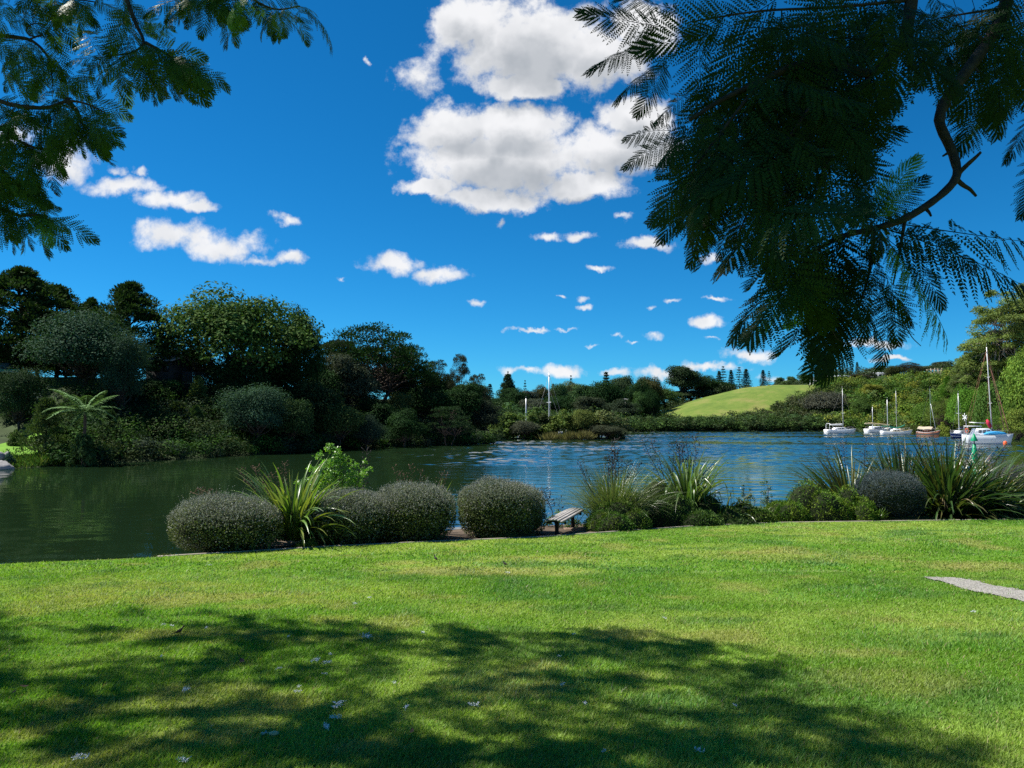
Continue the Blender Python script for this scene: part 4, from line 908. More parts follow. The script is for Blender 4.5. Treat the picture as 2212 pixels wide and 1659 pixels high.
th = np.linspace(0, 2*math.pi, 17); MB().tube(np.stack([-3.55+.3*np.cos(th), 0*th-1.45, 2.0+.3*np.sin(th)], 1), .07, 6, cap=False).build('lifebuoy', ORANGE, t)
rigging(t, [((.7, 0, 14.6), (4.2, 0, 1.5)), ((.7, 0, 14.6), (-3.6, -1.7, 1.4)), ((.7, 0, 14.6), (-3.6, 1.7, 1.4)), ((.8, 0, 11), (.9, -1.9, 1.4)), ((.8, 0, 11), (.9, 1.9, 1.4))], .016, TERRA)
R2 = hull_rings(7.4, 5.2, 1.3, m=11); R2[:, 0, 1] = -2.25; R2[:, -1, 1] = 2.25; rails(t, R2, None, .6)
# two boats hidden behind the mangrove point: only masts show
P = W(549, 373, 160); t = thing('sailboat', 'sailboat hidden behind the mangroves showing one tall white mast', 'sailboat', (P[0], 160, 0), .5, 'masts behind the mangroves')
R, h = add_hull(t, 8, 2.6, .9, WHITE, WHITE); cabin(t, -1.5, 1.6, .9, .9, 1.4, WHITE); mast(t, 0, 1, P[2], .13, ((.5, .9),)); rigging(t, [((0, 0, P[2]-.2), (4.3, 0, 1)), ((0, 0, P[2]-.2), (-3.9, 0, 1)), ((0, 0, P[2]*.75), (4.0, .5, 1)), ((0, 0, P[2]*.75), (0, -1.2, 1))], .03)
P = W(526, 396.5, 158); t = thing('sailboat', 'smaller boat behind the mangroves showing a short thick white mast', 'sailboat', (P[0], 158, 0), 1.2, 'masts behind the mangroves')
R, h = add_hull(t, 6, 2.0, .8, WHITE, WHITE); cabin(t, -1.2, 1.2, .7, .8, 1.3, WHITE); mast(t, 0, .8, P[2]-.4, .13)
# buoys
P = W(974.5, 452, 40); t = thing('channel_marker', 'green channel marker with a triangular topmark behind the big flax', 'buoy', (P[0], 40, 0))
mb = MB(); zt = W(974.5, 444, 40)[2]; k = zt
mb.tube([(0, 0, -.3), (0, 0, .35), (0, 0, .36), (0, 0, k*.80), (0, 0, k)], [.26, .26, .15, .13, .07], 16); mb.build('body', GREENP, t)
MB().tube([(0, 0, k), (0, 0, W(974.5, 441, 40)[2])], .025, 8).build('pole', GREYD, t)
z1, z2 = W(974.5, 441, 40)[2], W(974.5, 433, 40)[2]; MB().tube([(0, 0, z1), (0, 0, z1+.02), (0, 0, z2)], [.17, .17, .01], 14).build('topmark', GREENP, t)
P = W(1005, 434.5, 112); o = MB().loft(np.array([[(.28*math.sin(a)*math.cos(b), .28*math.sin(a)*math.sin(b), -.32*math.cos(a)) for b in np.arange(14)*2*math.pi/14] for a in np.linspace(.05, 3.09, 9)])).build('mooring_buoy', ORANGE, shade=True)
o.location = (P[0], 112, .2); tag(o, 'bright orange round buoy beside the catamaran bow', 'buoy')
# teal dinghy at left edge
P = W(-4, 433, 84); z0 = lz(P[0], 84); t = thing('dinghy', 'teal and white boat with a dark canopy cut by the left frame edge', 'boat', (P[0], 84, z0+.25), .2)
R, h = add_hull(t, 3.6, 1.5, .55, WHITE, WHITE); stripe(R, h, TEAL, .3, 1.0)
c = MB().loft(np.array([[(x, -.7, .56), (x, -.6, 1.25), (x, .6, 1.25), (x, .7, .56)] for x in (-1.2, 1.1)])).build('canopy', simple('slate_canvas', (.08, .14, .18), .7), t)
MB().box((-1.2, -.05, -.35), (-1.0, .05, 0)).build('chock', DARKWOOD, t); MB().box((.9, -.05, -.35), (1.1, .05, 0)).build('chock', DARKWOOD, t)

# ------------------------------------------------------------------ buildings
ROOFG = plain('grey_iron_roof', (.27, .29, .31), .5, .4, var=.15, scale=1); WALLD = plain('dark_boards', (.032, .030, .030), .8, .3, var=.3, scale=4); WALLW = plain('white_boards', (.62, .62, .58), .6, .3, var=.08, scale=2)
def house(name, lab, px, pyb, d, wpx, wall_h, roof_h, depth, rz, wallm, roofm, nwin=4, base=None, mono=False, group=None):
    P = W(px, pyb, d); w = wpx*d/FPX; g = lz(P[0], d)
    t = thing(name, lab, 'house', (P[0], d, P[2]), rz, group); lo = min(g-P[2], 0)-.4
    wl_ = MB().box((-w/2, -depth/2, lo), (w/2, depth/2, wall_h)).build('wall', wallm, t)
    mb = MB(); o = .45; z = wall_h+.003
    if mono: prof = [(-depth/2-o, z), (-depth/2-o, z+.16), (depth/2+o, z+roof_h), (depth/2+o, z+roof_h-.16)]
    else: prof = [(-depth/2-o, z-.1), (-depth/2-o, z+.06), (0, z+roof_h), (depth/2+o, z+.06), (depth/2+o, z-.1), (0, z+roof_h-.16)]
    mb.loft(np.array([[(x, a, b) for a, b in prof] for x in (-w/2-o, w/2+o)])); mb.build('roof', roofm, t)
    if not mono:
        for sx in (-1, 1):
            g_ = MB().add([(sx*(w/2-.05), -depth/2, wall_h), (sx*(w/2-.05), depth/2, wall_h), (sx*(w/2-.05), 0, wall_h+roof_h-.2)], [(0, 1, 2)]); g_.build('gable', wallm, t)
    for k in range(nwin):
        x = -w/2+w*(k+.5)/nwin; ww = w/nwin*.30
        f = MB().box((x-ww-.06, -depth/2-.05, wall_h*.32), (x+ww+.06, -depth/2-.003, wall_h*.86)).build('window', DARKWOOD if wallm is WALLD else WALLW, wl_)
        MB().box((x-ww, -depth/2-.07, wall_h*.36), (x+ww, -depth/2-.052, wall_h*.82)).build('pane', GLASS, f)
    return t
house('house', 'dark timber house with a grey iron roof half hidden in the left bank trees', 170, 378, 93, 25, 1.9, .85, 5, -.12, WALLD, ROOFG, 3)
# fence of dark boards beside it
fd = 91; Pa, Pb = W(182, 381, fd), W(236, 383, fd+3)
t = thing('board_fence', 'dark board fence on the slope right of the hidden house', 'fence', (Pa[0], Pa[1], Pa[2]), math.atan2(Pb[1]-Pa[1], Pb[0]-Pa[0])); Lf = np.hypot(Pb[0]-Pa[0], Pb[1]-Pa[1]); r = rs(4)
mb = MB(); x = 0
while x < Lf: mb.box((x, -.015, -.9), (x+.15, .015, 1.15+.07*r.normal())); x += .17
mb.build('boards', WALLD, t)
for z in (-.3, .75): MB().box((0, -.075, z), (Lf, -.018, z+.09)).build('rail', PALEBARK if z < 0 else WALLD, t)
for x in np.arange(0, Lf, 1.7): MB().box((x, -.17, -1.4), (x+.12, -.078, 1.2)).build('post', WALLD, t)
gp = W(172, 385, 88); mb = MB(); r = rs(44)
clump(mb, r, np.array([0, 0, 0]), np.array([1.4, .8, .55]), 700, .22, (.13, .18, .03), up=.9, shell=.2, asp=.3); o = mb.build('bush', LEAF); o.location = tuple(gp); tag(o, 'small patch of yellow-green sunlit bush below the hidden house', 'bush')
house('house', 'long low white house right of the grassy hill crest', 821, 386.0, 330, 20, 1.9, .7, 6, .15, WALLW, ROOFG, 5, group='houses on the ridge')
house('house', 'pale house with a wide grey roof above the vivid green bush', 837, 381.5, 345, 26, 2.0, .8, 7, -.1, plain('pale_boards', (.45, .5, .47), .7, .3), plain('silver_roof', (.5, .54, .56), .45, .4), 6, group='houses on the ridge')
house('house', 'long grey house with picture windows on the ridge crest', 879, 379.0, 338, 18, 2.2, .7, 6, .05, plain('grey_boards', (.3, .33, .37), .7, .3), plain('pale_roof', (.46, .48, .52), .45, .4), 4, group='houses on the ridge')
house('house', 'roof of a low house among the bright green trees on the far bank', 628, 403.5, 262, 10, 1.4, .4, 5, .1, WALLW, plain('white_roof', (.55, .58, .62), .45, .4), 2)
# wooden frame and deck on the ridge
P = W(938.5, 377, 300); w = 15*300/FPX; t = thing('timber_frame', 'bare timber post frame and deck on the ridge above the bush', 'frame structure', (P[0], 300, P[2]), .1); TIM = plain('weathered_timber', (.30, .26, .20), .8, .3)
gz_ = lz(P[0], 300)-P[2]
for i, x in enumerate(np.linspace(-w/2, w/2, 5)):
    for y in (0, 2.6): MB().box((x-.11, y-.11, gz_-.5), (x+.11, y+.11, 3.2+.3*(i % 2))).build('post', TIM, t)
for z in (.1, 1.5, 2.9):
    for y in (-.16, 2.76): MB().box((-w/2-.3, y-.05, z), (w/2+.3, y+.05, z+.2)).build('beam', TIM, t)
MB().box((w/2+.4, -.1, .0), (w/2+3.6, 2.4, .2)).build('deck', TIM, t); MB().box((w/2+3.3, -.25, gz_-.5), (w/2+3.52, -.11, 1.8)).build('post', TIM, t)

# ------------------------------------------------------------------ the planted bank: clipped bushes
def bush_shape(D, w, dp, h, p, r, seed):
    q = (np.abs(D[:, 0])**p+np.abs(D[:, 1])**p+np.abs(D[:, 2])**p)**(-1/p)
    n = .86+.27*fbm(D[:, 0]*2.1+D[:, 2]*1.5+seed, D[:, 1]*2.1-D[:, 2]*1.3+3, seed, 3)+.03*r.normal(size=len(D))*0
    return D*(q*n)[:, None]*np.array([w/2, dp/2, h*.56])
def corokia(name, lab, lobes, group, seed, greytop=.6, n=20000, colg=(.25, .265, .235), colb=(.10, .13, .036), cat='bush', sprig=1.0, loc=None):
    r = rs(seed); c0 = np.array(lobes[0][0]); base = bpt(*c0) if loc is None else loc
    t = thing(name, lab, cat, base, 0, group)
    mb, core, tw = MB(), MB(), MB()
    for (c, w, dp, h, p) in lobes:
        off = np.array([c[0]-c0[0], c[1]-c0[1], float(bed_z(np.array(c[0]), np.array(c[1])))-base[2]])
        off[2] += h*.44
        th, ph = np.meshgrid(np.linspace(.02, math.pi-.02, 22), np.linspace(0, 2*math.pi, 33)[:-1], indexing='ij')
        Dg = np.stack([np.sin(th)*np.cos(ph), np.sin(th)*np.sin(ph), np.cos(th)], -1).reshape(-1, 3)
        core.loft((bush_shape(Dg, w*.85, dp*.85, h*.85, p, r, seed)+off).reshape(22, 32, 3))
        k = int(n*w*h/2.0); D = randdir(r, k); f = 1-.14*r.rand(k)**1.5; P = bush_shape(D, w, dp, h, p, r, seed)*f[:, None]+off
        keep = P[:, 2] > .015; D, P = D[keep], P[keep]; k = len(D); Nn = nrm(D+.7*r.normal(size=(k, 3)))
        T = nrm(D*.55+np.array([0, 0, .25])+.8*r.normal(size=(k, 3))); s = .032*(.6+.8*r.rand(k))
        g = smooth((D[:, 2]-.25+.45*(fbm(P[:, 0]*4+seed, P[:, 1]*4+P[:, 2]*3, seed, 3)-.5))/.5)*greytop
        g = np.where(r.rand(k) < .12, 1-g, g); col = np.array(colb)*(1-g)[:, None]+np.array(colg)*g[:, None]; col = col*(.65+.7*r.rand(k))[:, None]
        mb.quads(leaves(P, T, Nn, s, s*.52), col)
        # fine upright sprigs of new growth
        m = int(850*w*dp*sprig); D = randdir(r, m); D[:, 2] = np.abs(D[:, 2])**.7*.9+.1; D = nrm(D); P = bush_shape(D, w, dp, h, p, r, seed)*.97+off
        T = nrm(D*.7+np.array([0, 0, .6])+.35*r.normal(size=(m, 3))); ln = r.uniform(.03, .10, m)*(.5+.8*D[:, 2])*np.where(r.rand(m) < .05, 2.1, 1)
        tw.quads(leaves(P, T, randdir(r, m), ln, np.full(m, .0045)), np.ones(3)*.9)
        for q_ in (.45, .75, 1.0):
            for _ in range(2):
                PP = P+T*(ln*q_)[:, None]; s = np.full(m, .016)*(.7+.6*r.rand(m)); TT = nrm(T*.5+r.normal(size=(m, 3))*.7)
                mb.quads(leaves(PP, TT, randdir(r, m), s, s*.5), np.array(colg)*(.75+.5*r.rand(m))[:, None]*1.05)
    core.build('branches', TWIG, t, shade=True); mb.build('foliage', LEAFD, t); tw.build('sprigs', plain('grey_twig', (.17, .165, .16), .8, .2), t)
    return t
GB = 'clipped grey-green bushes along the lawn edge'
def ex(px, off):                                  # x,y of a spot 'off' metres beyond the lawn edge at pixel column px
    y = 12.
    for _ in range(30):
        x = (px-512)/FPX*y; y = .5*y+.5*(edge_y(x)+off)
    return (float((px-512)/FPX*y), float(y))
def wpx_m(wpx, xy): return wpx*xy[1]/FPX
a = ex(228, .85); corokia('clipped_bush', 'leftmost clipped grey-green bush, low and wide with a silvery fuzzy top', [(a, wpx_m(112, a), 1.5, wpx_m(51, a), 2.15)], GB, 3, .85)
a = ex(347, .95); b = ex(414, .95); a2 = ex(380, 1.25)
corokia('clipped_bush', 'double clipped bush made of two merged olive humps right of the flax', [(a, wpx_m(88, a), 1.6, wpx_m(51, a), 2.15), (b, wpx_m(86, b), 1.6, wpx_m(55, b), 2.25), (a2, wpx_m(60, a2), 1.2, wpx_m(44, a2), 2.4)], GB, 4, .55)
a = ex(497, .95); b = ex(519, 1.2)
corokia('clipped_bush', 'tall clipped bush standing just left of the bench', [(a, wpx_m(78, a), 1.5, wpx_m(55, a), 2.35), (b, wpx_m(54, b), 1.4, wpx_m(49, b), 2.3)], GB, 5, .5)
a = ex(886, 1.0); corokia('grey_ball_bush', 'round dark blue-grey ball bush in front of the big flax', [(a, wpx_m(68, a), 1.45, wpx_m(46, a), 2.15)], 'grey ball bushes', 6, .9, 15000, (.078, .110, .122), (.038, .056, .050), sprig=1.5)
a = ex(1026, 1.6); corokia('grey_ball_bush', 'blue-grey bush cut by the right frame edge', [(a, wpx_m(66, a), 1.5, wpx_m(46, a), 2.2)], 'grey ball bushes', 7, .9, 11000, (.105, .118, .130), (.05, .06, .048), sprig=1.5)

# low spreading ground-cover mounds
def mound(name, lab, px, off, wpx, hpx, dp, seed, col, col2, n=9000, leaf=.05, asp=.3, cat='shrub', group=None, lobes=9):
    r = rs(seed); c = ex(px, off); base = bpt(*c); w, h = wpx_m(wpx, c), wpx_m(hpx, c)
    t = thing(name, lab, cat, base, 0, group); mb, core = MB(), MB()
    for i in range(lobes):
        d = r.uniform(-1, 1, 2); d /= max(1, np.hypot(*d)); f = np.hypot(*d)
        o = np.array([d[0]*w*.36, d[1]*dp*.36, 0]); o[2] = float(bed_z(np.array(c[0]+o[0]), np.array(c[1]+o[1])))-base[2]
        R = np.array([w*.24, dp*.26, h*(1-.45*f)*r.uniform(.75, 1.05)])*r.uniform(.85, 1.15)
        if i == 0: o[:2] = 0; R = np.array([w*.3, dp*.3, h])
        th, ph = np.meshgrid(np.linspace(.02, math.pi/2, 10), np.linspace(0, 2*math.pi, 21)[:-1], indexing='ij')
        core.loft(np.stack([np.sin(th)*np.cos(ph)*R[0], np.sin(th)*np.sin(ph)*R[1], np.cos(th)*R[2]], -1)*.86+o, cap=False)
        k = n//lobes; D = randdir(r, k); D[:, 2] = np.abs(D[:, 2]); q = .80+.30*fbm(D[:, 0]*3+i, D[:, 1]*3+D[:, 2]*2, seed+i, 3); P = D*R*(q*(1-.12*r.rand(k)))[:, None]+o
        T = nrm(D*.8+np.array([0, 0, .35])+.55*r.normal(size=(k, 3))); s = leaf*(.6+.8*r.rand(k))
        g = smooth((fbm(P[:, 0]*5, P[:, 1]*5+P[:, 2]*5, seed, 3)-.35)/.35)[:, None]
        mb.quads(leaves(P, T, randdir(r, k), s, s*asp), (np.array(col)*(1-g)+np.array(col2)*g)*(.7+.6*r.rand(k))[:, None])
    core.build('branches', TWIG, t, shade=True); mb.build('foliage', LEAFD, t); return t
mound('juniper_bush', 'bright green feathery spreading bush, left hump beside the gravel gap', 805, .95, 86, 40, 1.6, 21, (.075, .160, .018), (.16, .235, .025), 21000, .055)
mound('juniper_bush', 'bright green feathery spreading bush, right hump touching the grey ball bush', 845, .95, 52, 36, 1.5, 22, (.070, .150, .018), (.15, .225, .025), 15000, .055)
mound('ground_cover_mound', 'low light green ground-cover mound right beside the bench', 618, .75, 72, 33, 1.3, 23, (.07, .145, .022), (.14, .20, .03), 17000, .042, .45)
mound('ground_cover_mound', 'dark green ground-cover mound under the arching flax', 672, .85, 86, 35, 1.4, 24, (.05, .105, .022), (.085, .15, .028), 17000, .042, .45)
mound('ground_cover_mound', 'flat trailing ground cover at the lawn edge below the arching flax', 725, .45, 70, 11, .9, 25, (.045, .085, .022), (.08, .125, .03), 7000, .045, .4)
mound('ground_cover_mound', 'bright leafy mound filling the gap left of the spreading bush', 741, .75, 60, 24, 1.0, 33, (.065, .125, .025), (.12, .18, .03), 9000, .05, .45)
mound('ground_cover_mound', 'dark leafy mound between the arching flax and the bright leafy mound', 708, 1.0, 60, 32, 1.2, 34, (.045, .095, .022), (.09, .15, .028), 9000, .05, .4)
mound('ground_cover_mound', 'taller green mound behind the bench-side ground cover', 655, 1.55, 74, 48, 1.3, 26, (.05, .105, .02), (.10, .165, .03), 16000, .042, .45)
mound('twiggy_mound', 'dark twiggy round bush in the middle of the arching flax', 676, 1.5, 36, 38, .8, 27, (.04, .045, .02), (.06, .07, .028), 9000, .03, .5)
mound('low_plant', 'tuft of low fresh green plants between the leftmost bush and the double bush', 311, .35, 26, 9, .5, 28, (.07, .13, .025), (.13, .18, .03), 2600, .05, .35)
mound('low_plant', 'strip of low plants at the foot of the tall clipped bush', 520, .25, 60, 5, .35, 29, (.05, .085, .025), (.08, .12, .03), 2600, .04, .4)
mound('low_plant', 'strip of low green cover under the grey ball bush and the big flax', 910, .35, 90, 5, .4, 30, (.04, .07, .02), (.07, .105, .028), 3000, .04, .4)
mound('low_plant', 'scrap of low weeds at the lawn edge left of the leftmost bush', 168, .12, 22, 5, .25, 31, (.06, .085, .03), (.11, .13, .04), 900, .04, .4)
mound('low_plant', 'low plants at the foot of the right edge bush', 1018, .6, 30, 12, .6, 32, (.045, .085, .025), (.08, .12, .03), 2600, .05, .4)

# strap-leaved flax and grasses
def strap(mb, r, base, a, e0, L, bend, w, col, m=9, twist=.0, kink=None):
    s = np.linspace(0, 1, m); el = e0-bend*s**1.6
    if kink: el = np.where(s > kink, el-1.25, el)
    ds = L/(m-1); H = np.concatenate([[0], np.cumsum(np.cos(el[:-1]))*ds]); Z = np.concatenate([[0], np.cumsum(np.sin(el[:-1]))*ds])
    A = np.array([math.cos(a), math.sin(a), 0]); B = np.array([-A[1], A[0], 0]); c = base+A*H[:, None]+np.array([0, 0, 1.])*Z[:, None]
    ww = w*np.clip(np.minimum(.55+1.4*s, 1.05*(1-s**2.2)), .03, 1)
    up = np.stack([-np.sin(el)*A[0], -np.sin(el)*A[1], np.cos(el)], 1); tw = twist*s
    side = B*np.cos(tw)[:, None]+up*np.sin(tw)[:, None]
    Lf = c-side*ww[:, None]*.5+up*ww[:, None]*.16; Rt = c+side*ww[:, None]*.5+up*ww[:, None]*.16
    mb.grid(np.stack([Lf, c, Rt], 1), col)
def stalk(t, r, base, tip, name='flower_stalk', pods=18, rad=.0115, col=None, big=1.0):
    mb = MB(); base, tip = np.array(base), np.array(tip); L = np.linalg.norm(tip-base); s = np.linspace(0, 1, 9)[:, None]
    p = base+(tip-base)*s+np.concatenate([np.zeros((1, 3)), r.normal(size=(8, 3))*.012*L])
    p[:, 0] += .06*L*(s[:, 0]**2)*r.choice([-1, 1]); mb.tube(p, np.linspace(rad, rad*.45, 9), 5)
    for i in range(pods):
        f = .55+.45*i/pods; q = base+(tip-base)*f; k = min(int(f*8), 7); q = p[k]+(p[k+1]-p[k])*(f*8-k)
        sd = (1 if i % 2 else -1); br = q+np.array([sd*r.uniform(.03, .10), r.normal()*.05, r.uniform(.01, .07)])*big; mb.tube([q, br], [rad*.5, rad*.35], 4)
        for _ in range(r.randint(1, 4)):
            e = br+np.array([sd*.012, 0, .03])*r.uniform(.6, 1.5)*big+r.normal(size=3)*.012*big; mb.tube([br, (br+e)/2, e], [.003, .012*big, .003], 5)
    mb.build(name, col or STALK, t)
STALK = plain('dark_stalk', (.028, .02, .018), .7, .3, var=.4, scale=12); BROWNS = plain('brown_seed_head', (.13, .085, .055), .85, .2, var=.4, scale=20)
FLAXM = leafmat('flax_leaf', .28, .32, .55)
def flax(name, lab, xy, n, Lr, er, bendr, w, cols, seed, spread=.25, az=None, stalks=(), cat='flax', group=None, kinks=0., dz=0.):
    r = rs(seed); base = bpt(*xy); t = thing(name, lab, cat, base, 0, group); mb = MB()
    for i in range(n):
        a = r.uniform(0, 6.283) if az is None else r.normal(az[0], az[1]); b = np.array([math.cos(a), math.sin(a)*.7, 0])*r.rand()*spread+np.array([0, 0, r.uniform(-.03, .03)+dz])
        e = r.uniform(*er); c = np.array(cols[r.randint(len(cols))])*r.uniform(.75, 1.25)
        strap(mb, r, b, a, e, r.uniform(*Lr), r.uniform(*bendr)*(.4+.75*(1.57-e)), w*r.uniform(.7, 1.2), c, 10, r.normal()*.5, r.uniform(.55, .8) if r.rand() < kinks else None)
    mb.build('leaves', FLAXM, t)
    for (px, py, dd) in stalks:
        tip = W(px, py, xy[1]+dd)-base; stalk(t, r, np.array([tip[0]*.35, tip[1]*.5, .2]), tip)
    return t
FC = [(.10, .19, .03), (.13, .22, .04), (.08, .15, .03), (.20, .24, .05), (.15, .20, .06)]; FD = [(.04, .085, .024), (.055, .105, .03), (.075, .095, .028), (.09, .085, .03), (.05, .10, .035)]
x = ex(293, 1.2)
t = flax('flax_plant', 'bright yellow-green flax with brown seed heads right of the leftmost clipped bush', x, 340, (.9, 1.6), (.45, 1.5), (.95, 2.0), .072, FC, 31, .4, dz=.1)
r = rs(77)
for (px, py) in ((204, 488), (196, 492), (243, 470), (250, 466), (262, 476), (276, 474), (281, 463)):
    tip = W(px, py, x[1]+.25)-bpt(*x); stalk(t, r, np.array([tip[0]*.3, .1, .3]), tip, 'flower_stalk', 24, .007, BROWNS, .85)
mbd = MB(); r = rs(78)
for i in range(10): strap(mbd, r, np.array([r.normal()*.1, -.15, .35]), -1.57+r.normal()*.8, .9, r.uniform(.6, .95), 2.6, .045, np.array([.25, .21, .13])*r.uniform(.5, 1.1), 9, r.normal())
mbd.build('dead_leaves', FLAXM, t)
x = ex(686, 1.55)
flax('flax_plant', 'arching flax with bent leaves and tall dark flower stalks behind the low mounds', x, 150, (1.1, 1.95), (.6, 1.45), (.9, 1.9), .065, [(.09, .15, .04), (.12, .18, .06), (.07, .13, .03), (.14, .18, .07)], 33, .35,
     stalks=((646, 437, .2), (655, 440, .3), (667, 441, 0.), (675, 444, .2), (680, 438, .1), (686, 443, -.1), (691, 436, .2), (699, 433, .1)), kinks=.35, dz=.25)
flax('flax_plant', 'olive drooping flax leaves at the right foot of the arching flax', ex(722, 1.2), 46, (.6, 1.25), (.4, 1.2), (1.0, 1.9), .055, [(.08, .12, .025), (.11, .13, .03), (.06, .10, .025)], 34, .3, az=(-.5, .9), kinks=.15)
xb = ex(946, 1.4)
flax('flax_plant', 'biggest dark flax fountain with upright flower stalks right of the grey ball bush', xb, 560, (1.45, 2.45), (.15, 1.45), (.6, 1.5), .075, FD, 35, .5,
     stalks=((885, 436, .4), (897, 441, .3), (913, 439, .3), (920, 432, .2), (930, 440, .1), (938, 432, .3), (950, 437, .2), (957, 440, 0.), (966, 442, .3), (973, 441, .2), (984, 447, .1), (1000, 447, -.2)))
mbd = MB(); r = rs(79); tb_ = bpt(*xb)
for i in range(22): strap(mbd, r, np.array([r.normal()*.35, -.25+r.normal()*.1, .30]), -1.3+r.normal()*.6, r.uniform(.5, 1.1), r.uniform(.8, 1.3), 1.9, .05, np.array([.30, .24, .14])*r.uniform(.4, 1.1), 9, r.normal())
tdl = [o for o in COL.objects if o.get('label', '').startswith('biggest dark flax')][0]; mbd.build('dead_leaves', FLAXM, tdl)
flax('flax_plant', 'dark flax with raked leaves behind the left of the grey ball bush', ex(850, 2.0), 210, (1.4, 2.2), (.4, 1.35), (.5, 1.1), .06, FD, 36, .4, az=(2.5, 1.1), stalks=((838, 446, .2), (846, 442, .3), (870, 436, .3), (829, 452, 0.)))
flax('flax_plant', 'flax with pale striped leaves leaning out of the right frame edge', ex(990, 1.1), 26, (.8, 1.4), (.4, 1.2), (.3, .9), .065, [(.14, .20, .07), (.17, .22, .10), (.10, .15, .05)], 37, .2, az=(.2, .7))
flax('flax_plant', 'upright green flax fan in front of the channel marker', ex(978, 2.2), 30, (1.0, 1.5), (1.0, 1.5), (.2, .6), .06, [(.06, .12, .035), (.08, .14, .04)], 38, .2)
flax('flax_plant', 'tall dark flax blades standing up behind the grey ball bush', ex(903, 2.3), 170, (1.6, 2.3), (.85, 1.5), (.3, .9), .07, FD, 136, .5)
flax('flax_plant', 'dark flax clump at the far right of the bank beside the biggest flax', ex(985, 1.7), 230, (1.4, 2.1), (.3, 1.4), (.6, 1.5), .07, FD, 137, .4)
flax('strappy_plant', 'little spiky bright green plant between the spreading bush and the grey ball bush', ex(875, .45), 60, (.22, .46), (.4, 1.5), (.3, .9), .028, [(.09, .17, .03), (.12, .21, .04)], 39, .07, cat='plant')
flax('grass_tussock', 'large fine-leaved grass tussock behind the right end of the bench', ex(612, 1.5), 1500, (1.1, 1.75), (.75, 1.52), (.9, 1.9), .011, [(.10, .15, .05), (.13, .18, .07), (.08, .12, .04), (.17, .20, .09)], 40, .42, cat='grass plant',
     stalks=((611, 437, .1), (615, 446, 0.), (618, 452, .2), (605, 455, .1), (622, 450, .1), (630, 462, 0.), (582, 462, .1), (640, 464, .2)))
flax('strappy_plant', 'weedy grass leaves between the arching flax and the spreading bush', ex(757, .9), 120, (.25, .55), (.6, 1.5), (.4, 1.2), .014, [(.10, .16, .035), (.14, .18, .05)], 42, .35, cat='plant')

# leafy shrubs behind
def leafy(name, lab, xy, stems, col, seed, leaf=.055, n=60, zoff=0.):
    r = rs(seed); base = bpt(*xy); t = thing(name, lab, 'shrub', base); mb, tb = MB(), MB()
    for (px, py, dd, rad) in stems:
        e = W(px, py, xy[1]+dd)-base; p = limb(tb, r, np.array([e[0]*.25, e[1]*.3, -.3]), e, .014, .004, 5, 6, .03)
        for k in range(n//12):
            f = r.uniform(.35, 1); c = p[0]*(1-f)+p[-1]*f; clump(mb, r, c+r.normal(size=3)*rad*.5, np.ones(3)*rad*(1.1-.5*f), 34, leaf, np.ones(3), up=.6, shell=.2, asp=.62)
        clump(mb, r, e, np.ones(3)*rad*.45, 30, leaf, np.ones(3)*1.1, up=.6, shell=.1)
    tb.build('stems', BARK, t); mb.build('foliage', LEAFT, t, color=col); return t
leafy('leafy_shrub', 'bright lime-green leafy shrub rising behind the flax and the double bush', ex(334, 2.4), [(331, 447, 0, .16), (338, 450, .1, .15), (318, 458, 0, .16), (326, 462, .1, .2), (345, 462, 0, .2), (356, 466, .1, .2), (365, 463, 0, .14), (310, 468, 0, .18), (340, 474, -.1, .25), (359, 478, 0, .22), (322, 478, 0, .24), (334, 458, 0, .2)], (.13, .27, .03), 51, .052, 190)
leafy('small_shrub', 'small grey-green upright shrub left of the spreading bush, taller of a pair', ex(766, 2.2), [(766, 482, 0, .12), (770, 488, .1, .14), (762, 492, 0, .15), (767, 498, 0, .18), (772, 502, 0, .15)], (.055, .11, .05), 52, .04, 72)
leafy('small_shrub', 'shorter ragged blue-green shrub beside the taller one', ex(748, 2.1), [(743, 486, 0, .10), (750, 490, .1, .12), (747, 498, 0, .15), (738, 499, 0, .12), (755, 503, 0, .15)], (.055, .10, .05), 53, .04, 60)
leafy('waterside_shrub', 'sparse waterside shrub showing under and behind the bench seat', ex(566, 2.0), [(553, 517, 0, .12), (560, 514, .1, .13), (568, 516, 0, .14), (578, 513, 0, .15), (588, 508, 0, .16), (546, 523, 0, .10), (573, 523, .1, .14)], (.085, .145, .04), 54, .05, 48)
r = rs(81)
xw = ex(556, 1.9); t = thing('dry_stalk_plant', 'dry purple-brown seed stalk standing left of the bench', 'plant', bpt(*xw)); stalk(t, r, np.array([.05, 0, -.1]), W(546, 489, xw[1])-bpt(*xw), pods=22); stalk(t, r, np.array([.08, 0, -.1]), W(561, 496, xw[1])-bpt(*xw), pods=6, rad=.005)
xw = ex(428, 2.0); t = flax('flax_plant', 'flax tips and brown seed heads poking up behind the double bush', xw, 26, (.7, 1.25), (.9, 1.5), (.2, .7), .05, FC, 82, .3)
for (px, py) in ((389, 466), (396, 470), (412, 463), (418, 468), (440, 472), (449, 474), (406, 474)): stalk(t, r, np.array([(px-425)*.004, 0, .3]), W(px, py, xw[1])-bpt(*xw), 'flower_stalk', 12, .005, BROWNS, .75)
xw = ex(361, 2.6); t = thing('dry_stalk_plant', 'bare dark seed stalk rising behind the lime-green shrub', 'plant', bpt(*xw)); stalk(t, r, np.array([0, 0, 0.]), W(362, 449, xw[1])-bpt(*xw), pods=20)

